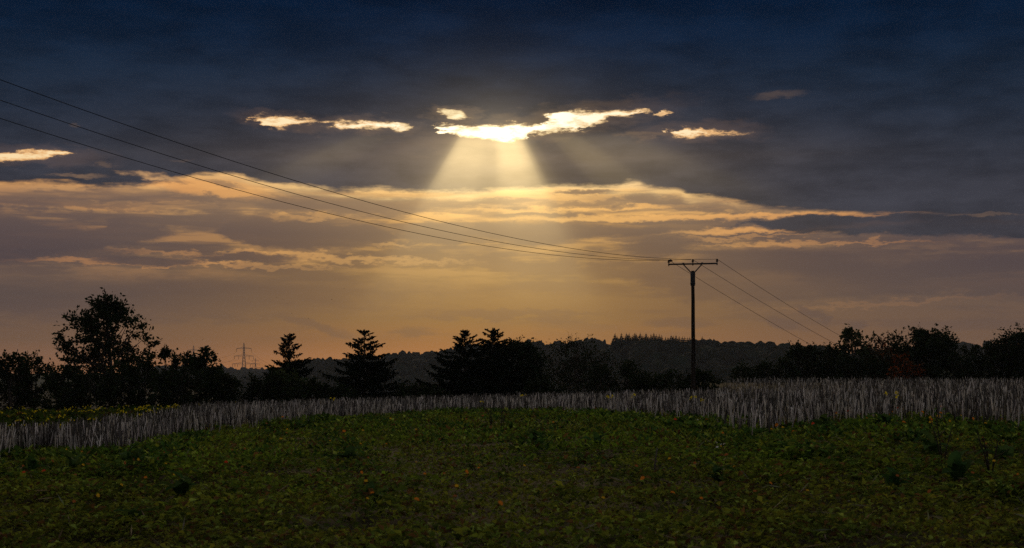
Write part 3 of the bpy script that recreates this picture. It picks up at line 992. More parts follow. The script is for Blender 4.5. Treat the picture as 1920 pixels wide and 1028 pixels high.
for zb in (zs1 + 0.16, zs0 - 0.16):
    b = Buf()
    tube(b, [(0, 0, zb - 0.03), (0, 0, zb + 0.03)], [0.182, 0.182], 12)
    b.build('clamp_band', M_STEEL, sl)
half_arm = 1.74
b = Buf()
box(b, (-half_arm, -0.045, za - 0.05), (half_arm, 0.045, za + 0.05))
box(b, (-half_arm, 0.048, za - 0.055), (half_arm, 0.056, za + 0.055))
arm = b.build('crossarm', M_STEEL, root)
for xb in (-1.38, -0.66, -0.34, 0.0, 0.34, 0.66, 1.38):
    b = Buf()
    tube(b, [(xb, -0.075, za), (xb, -0.047, za)], [0.03, 0.03], 6)
    b.build('bolt', M_STEEL, arm)
for s_ in (-1, 1):
    b = Buf()
    tube(b, [(s_ * 0.10, -0.06, zs0 - 0.06), (s_ * 0.15, -0.06, zs0 + 0.02), (s_ * 0.67, -0.06, za - 0.02)], [0.042, 0.042, 0.042], 6)
    b.build('brace', M_STEEL, root)
    b = Buf()
    box(b, (s_ * 0.67 - 0.07, -0.085, za - 0.065), (s_ * 0.67 + 0.07, -0.05, za + 0.085))
    b.build('brace_plate', M_STEEL, root)
for s_ in (-1, 0, 1):
    x0 = s_ * 1.70
    b = Buf()
    prof = [(0.03, 0.10), (0.09, 0.12), (0.095, 0.15), (0.05, 0.165), (0.085, 0.185), (0.088, 0.215), (0.048, 0.235), (0.07, 0.26), (0.066, 0.31), (0.03, 0.33)]
    tube(b, [(x0, 0, za + z_) for _, z_ in prof], [r_ for r_, _ in prof], 12)
    ins = b.build('insulator', M_CERAMIC, root, True)
    b = Buf()
    tube(b, [(x0, 0, za - 0.13), (x0, 0, za + 0.11)], [0.026, 0.026], 6)
    tube(b, [(x0, 0, za - 0.085), (x0, 0, za - 0.056)], [0.05, 0.05], 6)
    b.build('pin', M_STEEL, ins)
    if s_ == -1:      # the line is tied off to a second, lying insulator here
        b = Buf()
        prof = [(0.035, 0.0), (0.10, 0.03), (0.105, 0.06), (0.06, 0.09), (0.10, 0.12), (0.095, 0.15), (0.05, 0.19), (0.035, 0.27)]
        tube(b, [(x0 + q_, 0.07, za + 0.30 - q_ * 0.25) for _, q_ in prof], [r_ for r_, _ in prof], 10)
        b.build('strain_insulator', M_CERAMIC, root, True)

wire_z = foot[2] + za + 0.30
arm_dir = np.array([math.cos(ARM), -math.sin(ARM)])
ld = np.array([-math.sin(math.radians(27)), -math.cos(math.radians(27))])
NAMES = {-1: 'left', 0: 'middle', 1: 'right'}
ends = {1: (1343, 487, 1585, 630), 0: (1298, 487, 1574, 644), -1: (1256, 490, 1548, 657)}
for s_ in (-1, 0, 1):
    a0 = np.array([foot[0], PY]) + arm_dir * 1.70 * s_
    tt = np.linspace(0, 96, 60)
    pts = np.column_stack([a0[0] + ld[0] * tt, a0[1] + ld[1] * tt, wire_z - 0.0789 * tt + 0.0014245 * tt ** 2])
    b = Buf()
    tube(b, pts - pts[0], 0.0125, 5, cap=False)
    lab = {1: 'highest of the three wires sweeping from the pole to the upper left', 0: 'middle of the three wires sweeping from the pole to the upper left',
           -1: 'lowest of the three wires sweeping from the pole to the upper left'}[s_]
    o = tag(b.build('power_wire', M_WIRE), lab, 'wire', 'power line wires')
    o.location = pts[0]
    # onwards, down to the next pole in the hollow behind the right hedge
    p0, r0, p1, r1 = ends[s_]
    far_y = 152.0
    pe, re_ = p0 + (p1 - p0) * 1.55, r0 + (r1 - r0) * 1.50
    A = np.array([a0[0], a0[1], wire_z])
    Bp = at(pe, re_, far_y)
    u = np.linspace(0, 1, 40)[:, None]
    pts = A + (Bp - A) * u - np.array([0, 0, 0.5]) * (4 * u * (1 - u))
    b = Buf()
    tube(b, pts - pts[0], 0.014, 5, cap=False)
    lab = {1: 'rightmost of the three wires running down from the pole to the right hedge', 0: 'middle of the three wires running down from the pole to the right hedge',
           -1: 'leftmost of the three wires running down behind the pole to the right hedge'}[s_]
    o = tag(b.build('power_wire', M_WIRE), lab, 'wire', 'power line wires')
    o.location = pts[0]

# ------------------------------------------------------------------ lattice pylons on the far ridge
def pylon(p, top, depth, scale, label):
    T = at(p, top, depth)
    H = 62.0 * scale
    root = thing('lattice_pylon', (T[0], T[1], T[2] - H), label, 'pylon', 'pylons on the far ridge')
    k = scale
    w = lambda z: np.interp(z, [0, 42 * k, 56 * k, 62 * k], [4.6 * k, 1.3 * k, 1.0 * k, 0.12 * k])
    for sx in (-1, 1):
        for sy in (-1, 1):
            b = Buf()
            zz = np.array([-2, 14, 28, 42, 56, 62]) * k
            tube(b, [(sx * w(z), sy * w(z), z) for z in zz], 0.30 * k, 4)
            b.build('leg', M_LATTICE, root)
    b = Buf()
    zz = np.array([4, 12, 20, 27, 33, 38.5, 43, 47, 51, 55]) * k
    for z0, z1 in zip(zz[:-1], zz[1:]):
        a, c_ = w(z0), w(z1)
        for s in (-1, 1):
            bar(b, (-a, s * a, z0), (c_, s * c_, z1), 0.13 * k)
            bar(b, (a, s * a, z0), (-c_, s * c_, z1), 0.13 * k)
            bar(b, (s * a, -a, z0), (s * c_, c_, z1), 0.13 * k)
    o = b.build('bracing', M_LATTICE, root)
    o['kind'] = 'stuff'
    for (z, L, hang) in ((25.5, 20.5, (20.0, 15.5, 11.0)), (39, 17.2, (16.6, 9.0)), (52, 13.0, (12.6,))):
        z, L = z * k, L * k
        for s in (-1, 1):
            b = Buf()
            a = w(z)
            bar(b, (s * a, 0, z + 2.6 * k), (s * L, 0, z + 0.1 * k), 0.22 * k)
            bar(b, (s * a, 0, z), (s * L, 0, z), 0.24 * k)
            for q in np.linspace(0.15, 0.85, 5):
                bar(b, (s * (a + (L - a) * q), 0, z), (s * (a + (L - a) * (q + 0.08)), 0, z + 2.6 * k * (1 - q)), 0.12 * k)
            ca = b.build('crossarm', M_LATTICE, root)
            for h in hang:
                b = Buf()
                tube(b, [(s * h * k, 0, z), (s * h * k, 0, z - 1.2 * k), (s * h * k, 0, z - 5.2 * k)], [0.15 * k, 0.33 * k, 0.33 * k], 5)
                b.build('insulator_string', M_CERAMIC, ca)
    return T, H


T1, H1 = pylon(457.4, 643, 2450, 1.0, 'large lattice pylon with three crossarms on the far ridge')
T2, H2 = pylon(479, 671, 3300, 0.62, 'small distant lattice pylon just right of the large pylon')
T3, H3 = pylon(363, 648, 2700, 0.92, 'pylon mostly hidden behind the last shrub of the left hedge')
for (x, dz, rp, rr, lp, lr) in ((12.6, -15.3, 505, 682, 408, 672), (16.6, -28.3, 520, 689, 405, 680), (20.0, -41.8, 512, 692, 404, 688), (9.0, -28.3, 500, 688, 412, 678)):
    for s, (pp, rw) in ((1, (rp, rr)), (-1, (lp, lr))):
        A = np.array([T1[0] + s * x, T1[1], T1[2] + dz])
        Bp = at(pp, rw, 2320 if s > 0 else 2700)
        u = np.linspace(0, 1, 14)[:, None]
        pts = A + (Bp - A) * u - np.array([0, 0, 2.5]) * (4 * u * (1 - u))
        b = Buf()
        tube(b, pts - pts[0], 0.10, 4, cap=False)
        o = tag(b.build('transmission_wire', M_WIRE), 'one of the thin far wires strung from the %s side of the large pylon' % ('right' if s > 0 else 'left'), 'wire',
                'far wires on the %s side of the large pylon' % ('right' if s > 0 else 'left'))
        o.location = pts[0]

# birds, specks over the left valley
b = Buf()
tube(b, [(0, -0.20, 0), (0, -0.08, 0.01), (0, 0.06, 0.01), (0, 0.18, 0)], [0.02, 0.06, 0.055, 0.015], 6)
for s_ in (-1, 1):
    b.add([(0, 0.06, 0.02), (s_ * 0.26, 0.10, 0.13), (s_ * 0.5, -0.02, 0.06), (s_ * 0.26, -0.06, 0.11), (0, -0.06, 0.02)], [(0, 1, 3), (0, 3, 4), (1, 2, 3)])
bird = b.mesh('bird', M_FEATHER)
for k, (p, row) in enumerate([(519, 558), (531, 562), (539, 570), (547, 588), (578, 597), (380, 637), (645, 541), (622, 562)]):
    o = tag(obj('bird', bird, None, at(p, row, 620)), 'tiny dark bird flying in the low sky above the left trees', 'bird', 'birds over the left trees')
    o.rotation_euler = (0, rng.uniform(-0.4, 0.4), rng.uniform(0, 6.28))

# ------------------------------------------------------------------ the stubble
FRONT = [(-400, 868), (0, 862), (150, 861), (250, 852), (330, 832), (400, 816), (500, 803), (600, 795), (760, 783), (900, 777), (1000, 776), (1100, 780), (1200, 789),
         (1300, 800), (1380, 812), (1440, 822), (1500, 812), (1600, 800), (1700, 799), (1800, 805), (1920, 812), (2300, 820)]
FRONT_Y = [(p, depth_at(p, r)) for p, r in FRONT]
REAR_Y = [(-400, 30), (0, 30), (150, 32), (260, 40), (330, 56), (420, 90), (1310, 92), (1335, 118), (2300, 128)]


def front_y(p):
    return interp(p, FRONT_Y)


def stalk_mesh(r, H=None, straight=False):
    """one dry stalk: bent, tapered, cut or snapped at the top, some forked"""
    b = Buf()
    H = H or r.uniform(0.38, 0.66)
    lean = r.normal(0, 0.11, 2)
    bow = r.normal(0, 0.04, 2) * H * (0.0 if straight else 1.0)
    u = np.array([0, 0.55, 1.0])
    pts = np.column_stack([lean[0] * u * H + bow[0] * np.sin(u * 3.1), lean[1] * u * H + bow[1] * np.sin(u * 3.1), u * H - 0.04 * (u == 0)])
    r0 = r.uniform(0.007, 0.015)
    grey = r.uniform(0.08, 0.26) if r.uniform() < 0.52 else r.uniform(0.7, 1.35)  # many stalks coloured very dark to stand in for shaded gaps between them
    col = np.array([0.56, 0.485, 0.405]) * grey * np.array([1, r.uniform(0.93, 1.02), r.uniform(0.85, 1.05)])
    tube(b, pts, r0 * np.array([1.15, 0.95, 0.65]), 4, col)
    for k in range(0 if straight else r.choice([0, 0, 1, 2, 3])):
        t = r.uniform(0.3, 0.85)
        o = np.array([np.interp(t, u, pts[:, j]) for j in range(3)])
        a = r.uniform(0, 6.28)
        L = r.uniform(0.10, 0.28)
        q = np.array([np.cos(a) * 0.45, np.sin(a) * 0.45, 0.85]) * L
        tube(b, [o, o + q], [r0 * 0.6, r0 * 0.3], 3, col, cap=False)
    return b


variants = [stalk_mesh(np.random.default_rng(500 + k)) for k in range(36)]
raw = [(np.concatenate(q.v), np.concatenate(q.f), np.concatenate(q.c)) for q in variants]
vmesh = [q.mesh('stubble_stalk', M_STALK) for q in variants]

n = 26000
p = rng.uniform(-330, 2250, n)
fy, ry = front_y(p), interp(p, REAR_Y)
fy = fy + 1.7 * wav(p * 0.012 * 25 / 20, p * 0, 1.7, 2) + 1.0 * wav(p * 0.015, p * 0, 0.6, 4)
y = fy + (ry - fy) * rng.uniform(0, 1, n) ** 1.35 + rng.normal(0, 0.5, n)
x = (p - 960) / F * y
keep = (wav(x, y, 2.2, 2) + 0.5 * wav(x, y, 0.9, 4) > -0.25 - 0.02 * (y - fy)) & (y < ry)
p, x, y = p[keep], x[keep], y[keep]
x += rng.normal(0, 0.05, len(x))
# tillering: stalks come in little bunches
z = ground_z(x, y)
inview = (p > -10) & (p < 1930)
size = np.where(inview, 1.0 / y, 0) * (1 - 0.6 * sm(y - front_y(p), 0.3, 2.5))
order = np.argsort(-size)
rot = rng.uniform(0, 6.283, len(x))
scl = rng.uniform(0.78, 1.18, len(x)) * (1 - 0.35 * (rng.uniform(size=len(x)) < 0.25)) * np.interp(p, [0, 300, 600, 1300, 1450, 1920], [0.82, 0.85, 0.92, 0.96, 1.05, 1.0]) * np.where(y > 95, 0.85, 1.0)
vi = rng.integers(0, len(raw), len(x))
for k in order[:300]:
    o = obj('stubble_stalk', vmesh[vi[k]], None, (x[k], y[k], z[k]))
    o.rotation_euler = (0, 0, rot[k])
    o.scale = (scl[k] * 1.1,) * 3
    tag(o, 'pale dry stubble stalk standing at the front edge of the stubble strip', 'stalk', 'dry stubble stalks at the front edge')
b = Buf()
rest = order[300:]
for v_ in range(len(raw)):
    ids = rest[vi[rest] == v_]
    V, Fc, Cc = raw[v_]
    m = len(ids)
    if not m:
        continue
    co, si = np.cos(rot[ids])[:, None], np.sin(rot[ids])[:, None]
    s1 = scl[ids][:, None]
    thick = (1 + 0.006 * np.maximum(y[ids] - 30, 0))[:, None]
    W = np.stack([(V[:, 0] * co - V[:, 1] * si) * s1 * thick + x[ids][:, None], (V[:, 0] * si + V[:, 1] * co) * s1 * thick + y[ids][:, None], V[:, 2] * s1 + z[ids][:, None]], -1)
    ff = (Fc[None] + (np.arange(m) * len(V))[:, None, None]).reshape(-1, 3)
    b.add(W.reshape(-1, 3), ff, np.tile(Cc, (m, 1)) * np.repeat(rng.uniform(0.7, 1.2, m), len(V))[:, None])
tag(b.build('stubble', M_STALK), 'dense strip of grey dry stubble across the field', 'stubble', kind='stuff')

# ------------------------------------------------------------------ low leafy plants over the field
GREEN, DEEP, OLIVE, BROWN, LIGHT = (np.array(q) for q in ((0.125, 0.205, 0.016), (0.040, 0.084, 0.016), (0.160, 0.165, 0.018), (0.115, 0.060, 0.020), (0.22, 0.28, 0.045)))


def cover(name, npl, p_lo, p_hi, ylo, yhi, per, size, hi, label, power=0.85, dim=1.0, mask=None, deepen=0.0):
    p = rng.uniform(p_lo, p_hi, npl)
    u = rng.uniform(0, 1, npl) ** power
    y = ylo + (yhi(p) - ylo) * u
    x = (p - 960) / F * y
    if mask is not None:
        ok = mask(x, y)
        x, y, p = x[ok], y[ok], p[ok]
        npl = len(x)
    patch = wav(x, y, 3.4, 3)
    deep = wav(x, y, 1.6, 1)
    z = ground_z(x, y)
    grow = np.clip(0.75 + 0.6 * deep + 0.45 * patch, 0.15, 1.8)
    near = sm(y, 22, 11)
    P_, D_, N_, L_, C_ = [], [], [], [], []
    for k in range(per):
        a = rng.uniform(0, 6.283, npl)
        tilt = rng.uniform(0.05, 1.1, npl)
        o = np.column_stack([np.cos(a), np.sin(a), np.zeros(npl)])
        d = o + np.array([0, 0, 1.0]) * tilt[:, None]
        h = hi * grow * rng.uniform(0.15, 1.0, npl)
        spread = 0.06 * rng.uniform(0, 1, npl) * (1 + grow)
        P_.append(np.column_stack([x, y, z + h]) + o * spread[:, None])
        D_.append(d)
        N_.append(np.array([0, 0, 1.0]) + rng.normal(0, 0.35, (npl, 3)))
        L_.append(size * rng.uniform(0.55, 1.5, npl) * (0.7 + 0.5 * grow) * (1 + 0.018 * np.maximum(y - 9, 0)))
        g = np.clip(0.42 + 0.5 * patch - 0.55 * near + rng.normal(0, 0.25, npl), 0, 1)[:, None]
        c_ = OLIVE * (1 - g) + GREEN * g
        dk = (sm(deep + rng.normal(0, 0.3, npl), 0.15, 0.8) * (1 - 0.4 * near))[:, None]
        c_ = c_ * (1 - dk) + DEEP * dk
        dp = deepen * rng.uniform(0.5, 1.5, (npl, 1))
        c_ = c_ * np.clip(1 - dp, 0, 1) + DEEP * 1.15 * np.clip(dp, 0, 1)
        q = rng.uniform(size=npl) * (1.0 if not deepen else 0.95) + (0.0 if not deepen else 0.12)
        c_ = np.where((q < 0.10 + 0.05 * near)[:, None], BROWN, c_)
        c_ = np.where((q > 0.94)[:, None], LIGHT, c_)
        C_.append(c_ * dim * rng.uniform(0.35, 1.75, (npl, 1)))
    P_, D_, N_, L_, C_ = (np.concatenate(q) for q in (P_, D_, N_, L_, C_))
    b = Buf()
    W_ = L_ * rng.uniform(0.35, 0.65, len(L_))
    nr = P_[:, 1] < 21
    leaves5(b, P_[nr], D_[nr], N_[nr], L_[nr], W_[nr], C_[nr], 0.28)
    nr = ~nr
    leaves4(b, P_[nr], D_[nr], N_[nr], L_[nr], W_[nr], C_[nr])
    return tag(b.build(name, M_COVER), label, 'plants', kind='stuff')


cover('field_plants', 52000, -330, 2250, 6.5, lambda p: front_y(p) + 3.5, 5, 0.053, 0.16, 'low green leafy plants covering the foreground field')
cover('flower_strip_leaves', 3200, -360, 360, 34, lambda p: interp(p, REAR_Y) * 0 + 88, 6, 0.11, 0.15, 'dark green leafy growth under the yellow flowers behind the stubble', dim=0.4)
# broader, darker leaves grow tall in a belt before the stubble and in patches elsewhere
def belt(x, y):
    p_ = 960 + x / y * F
    d = front_y(p_) - y
    near_edge = sm(d, 11, 2) * np.interp(p_, [0, 300, 600, 1920], [0.35, 0.6, 1.0, 1.0])
    return wav(x, y, 3.2, 6) * 0.8 + 0.6 * wav(x, y, 1.1, 7) > 0.75 - 1.15 * near_edge


cover('leafy_weeds', 17000, -330, 2250, 7.5, lambda p: front_y(p) - 0.8, 9, 0.070, 0.15, 'taller broad-leaved weeds in dark green clumps before the stubble', 0.6, 1.0, belt, deepen=0.55)

# dry thin grass and bits of straw lying between the leaves
b = Buf()
n = 2600
p = rng.uniform(-330, 2250, n)
y = 6.5 + (front_y(p) + 1 - 6.5) * rng.uniform(0, 1, n)
x = (p - 960) / F * y
a = rng.uniform(0, 6.283, n)
d = np.column_stack([np.cos(a), np.sin(a), rng.uniform(0, 0.9, n) ** 2])
ln = rng.uniform(0.06, 0.24, n)
leaves4(b, np.column_stack([x, y, ground_z(x, y) + rng.uniform(0.02, 0.15, n)]), d, rng.normal(0, 1, (n, 3)), ln, ln * 0.06 + 0.003, cols(n, (0.16, 0.13, 0.07), 0.5))
tag(b.build('straw_bits', M_STALK), 'thin bits of straw and dry grass among the leaves', 'straw', kind='stuff')

# ------------------------------------------------------------------ broad-leaved dock plants
def big_leaf(r, L, W, arch):
    """one long leaf with a raised wavy rim and a midrib channel; grows along +x"""
    b = Buf()
    u = np.linspace(0, 1, 7)
    wv = W * np.sin(np.pi * np.clip(u * 0.93 + 0.05, 0, 1)) ** 0.75 * (1.12 - 0.35 * u)
    z = arch * L * np.sin(u * np.pi * 0.75) - 0.18 * L * u ** 2
    v, f = [], []
    for k in range(7):
        for s in (-1, -0.5, 0, 0.5, 1):
            v.append((u[k] * L, s * wv[k] / 2, z[k] + 0.16 * abs(s) * wv[k] + r.normal(0, 0.012 * W * abs(s) * 3)))
    for k in range(6):
        for s in range(4):
            i0 = k * 5 + s
            f += [(i0, i0 + 5, i0 + 1), (i0 + 1, i0 + 5, i0 + 6)]
    b.add(v, f, np.array([0.042, 0.085, 0.020]) * r.uniform(0.75, 1.4) * np.array([r.uniform(0.9, 1.3), 1, 1]))
    return b.mesh('leaf', M_COVER, True)


DOCK = [big_leaf(np.random.default_rng(880 + k), 0.30, 0.105, 0.30 + 0.06 * k) for k in range(5)]
for k, (p, row, sc, lab) in enumerate([
    (55, 895, 1.0, 'broad dark leaf plant below the stubble at the far left'),
    (135, 898, 1.15, 'broad leaf plant with upright pointed leaves on the left below the stubble'),
    (250, 893, 1.25, 'large dark leaf clump in front of the left end of the stubble'),
    (340, 945, 1.0, 'broad leaf plant with curling pale leaf left of centre'),
    (245, 1000, 0.8, 'dark round-leaved plant near the lower left corner'),
    (655, 872, 0.9, 'dark leaf plant left of centre amid small leaves'),
    (1005, 845, 1.1, 'dark leafy clump in the middle of the green field'),
    (1120, 845, 1.0, 'leafy clump right of the middle of the green field'),
    (1545, 818, 1.3, 'largest dark clump of broad leaves under the right stubble'),
    (1660, 812, 1.3, 'dark broad-leaf clump under the right stubble, beside orange leaves'),
    (1745, 862, 1.05, 'broad leaf plant right of centre with bluish leaves'),
    (1795, 915, 1.1, 'broad dark plant with spiky upright leaves on the right'),
    (1672, 935, 0.8, 'small round-leaved dark plant at lower right'),
    (700, 960, 0.8, 'pale curled leaf plant in the lower middle'),
    (1880, 875, 1.0, 'broad leaf plant close to the right picture edge'),
    (1345, 915, 0.8, 'small broad leaf plant right of centre in the foreground'),
]):
    y0 = depth_at(p, row)
    g0 = on_ground(p, y0)
    r = np.random.default_rng(900 + k)
    root = thing('dock_plant', g0 + np.array([0, 0, 0.03]), lab, 'plant', 'broad-leaved weeds in the field', r.uniform(0, 6.28))
    nl = r.integers(8, 13)
    for q in range(nl):
        lf = obj('leaf', DOCK[r.integers(5)], root)
        lf.rotation_euler = (r.normal(0, 0.25), -r.uniform(0.15, 1.1), q * 6.283 / nl + r.normal(0, 0.3))
        s1 = sc * r.uniform(0.7, 1.25)
        lf.scale = (s1, s1 * r.uniform(0.9, 1.5), s1)

# ------------------------------------------------------------------ yellow flowering mustard
def mustard(seed):
    r = np.random.default_rng(seed)
    H = r.uniform(0.50, 0.72)
    sb, lb, fb = Buf(), Buf(), Buf()
    heads = []
    tube(sb, [(0, 0, -0.03), (0.02, 0, H * 0.5), (0.01, 0.02, H * 0.95)], [0.008, 0.006, 0.004], 4, np.array([0.07, 0.10, 0.03]))
    heads.append((0.01, 0.02, H))
    for k in range(r.integers(1, 3)):
        a = r.uniform(0, 6.28)
        t = r.uniform(0.45, 0.75) * H
        e = (np.cos(a) * r.uniform(0.08, 0.18), np.sin(a) * r.uniform(0.08, 0.18), H * r.uniform(0.82, 1.02))
        tube(sb, [(0.015, 0.005, t), (e[0] * 0.7, e[1] * 0.7, (t + e[2]) / 2), e], [0.005, 0.004, 0.003], 3, np.array([0.07, 0.10, 0.03]), cap=False)
        heads.append(e)
    m = 14
    a = r.uniform(0, 6.28, m)
    o = np.column_stack([np.cos(a), np.sin(a), r.uniform(0, 0.8, m)])
    leaves5(lb, np.column_stack([np.zeros((m, 2)), r.uniform(0.05, 0.75, m) * H]), o, np.tile([0, 0, 1.0], (m, 1)), r.uniform(0.07, 0.16, m), r.uniform(0.03, 0.07, m), cols(m, (0.04, 0.07, 0.02)))
    for h in heads:
        m = 16
        c0 = np.array(h) + r.normal(0, 0.022, (4, 3))
        a = np.tile(np.arange(4) * 1.571, 4)
        face = np.repeat(unit(r.normal(0, 1, (4, 3)) + np.array([0, 0, 0.5])), 4, 0)
        e1 = unit(np.cross(face, [0.31, 0.74, 0.2]))
        o = e1 * np.cos(a)[:, None] + np.cross(face, e1) * np.sin(a)[:, None] + face * 0.25
        leaves4(fb, np.repeat(c0, 4, 0), o, face, np.full(m, 0.031), np.full(m, 0.028), cols(m, (0.80, 0.63, 0.02), 0.2, 0.05))
    return sb.mesh('stem', M_COVER), lb.mesh('leaves', M_COVER), fb.mesh('flowers', M_PETAL)


MU = [mustard(600 + k) for k in range(6)]


def place_mustard(xyz, label, group, k):
    root = thing('mustard_plant', xyz, label, 'flower', group, rng.uniform(0, 6.28))
    s1 = rng.uniform(0.62, 0.9) if 'strip' in label and 'end' not in label else rng.uniform(0.85, 1.15)
    root.scale = (s1, s1, s1)
    for nm, me in zip(('stem', 'leaves', 'flowers'), MU[k % 6]):
        q = obj(nm, me, root)
        if nm != 'stem':
            q['kind'] = 'stuff'


for k in range(85):
    p = rng.uniform(-30, 335)
    y0 = rng.uniform(interp(p, REAR_Y) + 1, 80)
    x0 = (p - 960) / F * y0
    place_mustard((x0, y0, float(ground_z(x0, y0)) - 0.03), 'yellow-flowered mustard plant in the strip behind the left stubble', 'yellow mustard flowers behind the left stubble', k)
for k, (p, y0, lab) in enumerate([(1187, 44, 'lone mustard plant with yellow flowers rising above the middle stubble'), (622, 62, 'single yellow mustard flower in the stubble left of the spruces'),
                                  (980, 66, 'yellow mustard flower low in the stubble below the spruce group'), (906, 52, 'small mustard flower at the front of the middle stubble'),
                                  (445, 88, 'lone yellow flower against the dark left hedge'), (372, 80, 'yellow flower at the right end of the flower strip'),
                                  (1305, 38, 'yellow flower in the stubble right under the utility pole'), (1676, 31, 'yellow flower among the orange leaves on the right'),
                                  (1140, 47, 'tiny yellow flower where the stubble meets the green field')]):
    x0 = (p - 960) / F * y0
    place_mustard((x0, y0, float(ground_z(x0, y0)) + (0.1 if k < 1 else -0.05)), lab, 'lone mustard flowers in the stubble', k)

# ------------------------------------------------------------------ bright fallen leaves, small flowers
def curled_leaf(seed, col):
    r = np.random.default_rng(seed)
    b = Buf()
    u = np.linspace(-1, 1, 5)
    v, f = [], []
    for i_, a in enumerate(u):
        for b_ in u:
            v.append((a * 0.045, b_ * 0.034 * np.sqrt(max(0.03, 1 - (a * 0.92) ** 2)), 0.018 * b_ * b_ - 0.012 * a * a + r.normal(0, 0.003)))
    for i_ in range(4):
        for j_ in range(4):
            q = i_ * 5 + j_
            f += [(q, q + 5, q + 1), (q + 1, q + 5, q + 6)]
    b.add(v, f, np.array(col))
    return b.mesh('autumn_leaf', M_PETAL, True)


AL = {'orange': curled_leaf(1, (0.62, 0.20, 0.02)), 'red': curled_leaf(2, (0.55, 0.06, 0.02)), 'yellow': curled_leaf(3, (0.60, 0.36, 0.02)), 'rust': curled_leaf(4, (0.33, 0.11, 0.03))}


def autumn(p, row, colour, label, group, s1=1.0, lift=0.29):
    y0 = depth_at(p, row)
    g0 = on_ground(p, y0)
    o = obj('autumn_leaf', AL[colour], None, g0 + np.array([0, 0, lift]))
    o.rotation_euler = (rng.uniform(0.4, 1.3), rng.normal(0, 0.4), rng.uniform(-0.6, 0.6))
    o.scale = (s1, s1, s1)
    tag(o, label, 'leaf', group)


for (p, row, colour, lab) in [
    (82, 932, 'red', 'bright red leaf at the far left of the foreground'), (44, 936, 'red', 'red leaf pair beside the bright red one at far left'),
    (530, 802, 'orange', 'orange leaf at the edge of the left stubble'), (424, 912, 'red', 'red leaf left of centre in the green field'),
    (1447, 800, 'orange', 'round orange leaf under the right stubble'), (1765, 786, 'orange', 'orange leaf among the right stubble stalks'),
    (1730, 800, 'orange', 'orange-red leaf below the right stubble'), (1266, 813, 'red', 'crimson leaf in the green field right of centre'),
    (645, 838, 'orange', 'orange leaf in the green field below the free-standing spruce'), (875, 938, 'orange', 'orange leaf low in the middle of the field'),
    (938, 1018, 'orange', 'orange leaf at the lower middle picture edge'), (1362, 902, 'rust', 'rust-brown leaf right of centre'),
    (1205, 958, 'orange', 'orange leaf in the foreground right of the middle'), (781, 1006, 'orange', 'orange leaf at the lower left of the middle'),
]:
    autumn(p, row, colour, lab, 'bright autumn leaves in the field', 0.72 if row < 860 else 0.5)
for k in range(74):
    p = rng.uniform(10, 1910)
    top = interp(p, FRONT) + 12
    row = top + (1015 - top) * rng.uniform(0, 1) ** 1.2
    autumn(p, row, rng.choice(['yellow', 'yellow', 'orange', 'rust', 'rust']), 'small discoloured leaf glowing yellow or orange among the green leaves', 'scattered discoloured leaves', rng.uniform(0.3, 0.5) * (1.3 if row < 860 else 0.9))
for k in range(46):
    p = rng.normal(1700, 130)
    autumn(p, interp(p, FRONT) - rng.uniform(-14, 16), rng.choice(['orange', 'orange', 'rust', 'yellow', 'red']), 'orange or rusty leaf at the foot of the right stubble', 'autumn leaves along the right stubble', rng.uniform(0.5, 0.9), 0.12 + rng.uniform(0, 0.15))


# small white flowers
fb = Buf()
a = np.arange(8) * 0.785
leaves4(fb, np.zeros((8, 3)), np.column_stack([np.cos(a), np.sin(a), np.full(8, 0.3)]), np.tile([0, 0, 1.0], (8, 1)), np.full(8, 0.022), np.full(8, 0.016), np.tile([0.75, 0.72, 0.66], (8, 1)))
white = fb.mesh('petals', M_PETAL)
sb = Buf()
tube(sb, [(0, 0, -0.20), (0.005, 0, -0.1), (0, 0, 0)], [0.003, 0.003, 0.002], 3, np.array([0.06, 0.09, 0.03]))
wst = sb.mesh('stem', M_COVER)
for (p, row, g) in [(1058, 772, 0), (1064, 776, 0), (1070, 779, 0), (1082, 777, 0), (1345, 862, 1), (1352, 857, 1), (1343, 852, 1), (1358, 855, 1), (1308, 797, 2), (1313, 795, 2)]:
    y0 = depth_at(p, row + 12)
    g0 = on_ground(p, y0)
    root = thing('white_flower', g0 + np.array([0, 0, 0.24]), ['small white flower at the front of the middle stubble', 'small white flower in the green field right of centre', 'small white flower at the foot of the stubble below the pole'][g],
                 'flower', ['white flowers at the middle stubble', 'white flowers in the green field', 'white flowers below the pole'][g])
    root.rotation_euler = (0.7, 0, rng.uniform(0, 6))
    obj('petals', white, root)
    obj('stem', wst, root).rotation_euler = (-0.7, 0, 0)

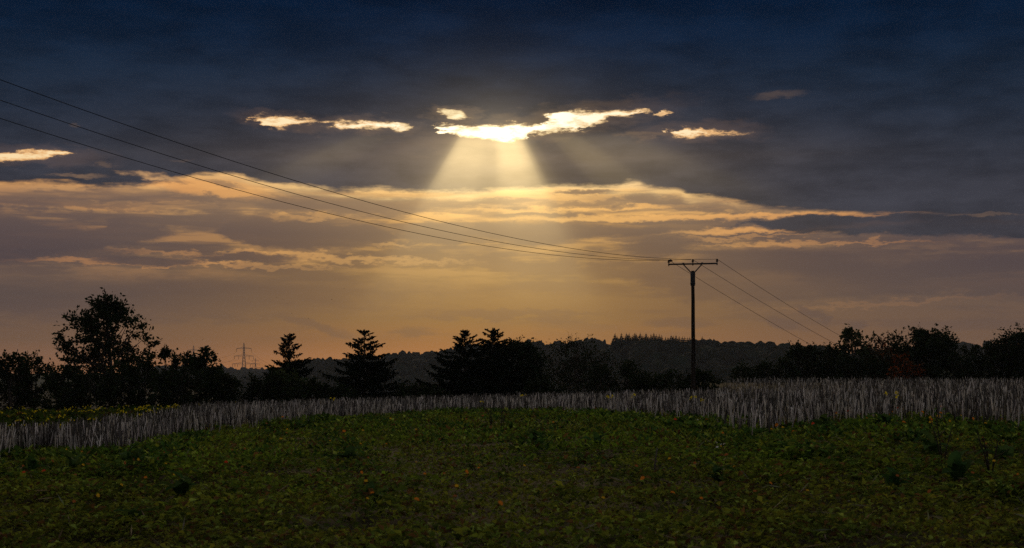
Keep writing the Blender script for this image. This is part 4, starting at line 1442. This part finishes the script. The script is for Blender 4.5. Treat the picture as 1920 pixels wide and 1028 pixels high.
# dark dry weeds and a few lone stalks
def weed(seed):
    r = np.random.default_rng(seed)
    b = Buf()
    H = r.uniform(0.45, 0.65)
    col = np.array([0.045, 0.034, 0.026])
    for k in range(3):
        a = r.uniform(0, 6.28)
        e = np.array([np.cos(a) * 0.16, np.sin(a) * 0.16, H * r.uniform(0.8, 1.0)])
        pts = [np.array([0, 0, -0.03]), e * 0.4 + np.array([0, 0, 0.05]), e]
        tube(b, pts, [0.010, 0.007, 0.004], 4, col)
        for q in range(5):
            t = r.uniform(0.35, 0.95)
            o = e * t
            w = r.normal(0, 1, 3) * np.array([1, 1, 0.3]) + np.array([0, 0, 0.9])
            tube(b, [o, o + unit(w) * r.uniform(0.08, 0.2)], [0.005, 0.002], 3, col, cap=False)
    return b.mesh('dry_weed', M_STALK)


for k, (p, row, lab) in enumerate([(922, 805, 'dark branching dry weed at the edge of the middle stubble'), (940, 812, 'taller dark dry weed standing out of the green field near the middle'),
                                   (1795, 806, 'dark dry weed under the right stubble'), (1815, 812, 'crooked dark weed right of the orange leaves'), (1695, 800, 'thin dark weed among the right stubble'),
                                   (1858, 905, 'crooked dark stem at the right of the foreground'), (1768, 880, 'thin dark stem beside a broad leaf plant on the right')]):
    o = obj('dry_weed', weed(40 + k), None, on_ground(p, depth_at(p, row)))
    tag(o, lab, 'weed', 'dark dry weeds')
for k, (p, row, tilt, lab) in enumerate([(1226, 896, 0.08, 'single pale broken stalk standing alone in the green field right of centre'), 
                                         (1410, 828, 0.15, 'pale forked stalk standing in front of the right stubble'), (1440, 826, 0.12, 'long pale stalk at the tip of the right stubble'),
                                         (576, 806, 0.05, 'pale stalk standing in front of the stubble below the free-standing spruce')]):
    me = stalk_mesh(np.random.default_rng(77 + k), 0.30 if k == 0 else 0.62, k == 0).mesh('lone_stalk', M_STALK)
    o = obj('lone_stalk', me, None, on_ground(p, depth_at(p, row)) + np.array([0, 0, 0.06]))
    o.rotation_euler = (0, tilt, 0.4 * k)
    tag(o, lab, 'stalk', 'lone stalks in the field')

# ------------------------------------------------------------------ evening haze over the valley
b = Buf()
box(b, (-5100, -5100, -36), (5100, 5100, 54))
hm = bpy.data.materials.new('haze')
hm.use_nodes = True
hm.node_tree.nodes.clear()
pv = hm.node_tree.nodes.new('ShaderNodeVolumePrincipled')
pv.inputs['Color'].default_value = (0.86, 0.90, 1.0, 1)
pv.inputs['Density'].default_value = 0.00004
pv.inputs['Anisotropy'].default_value = 0.2
ho = hm.node_tree.nodes.new('ShaderNodeOutputMaterial')
hm.node_tree.links.new(pv.outputs[0], ho.inputs['Volume'])
tag(b.build('haze', hm), kind='stuff')
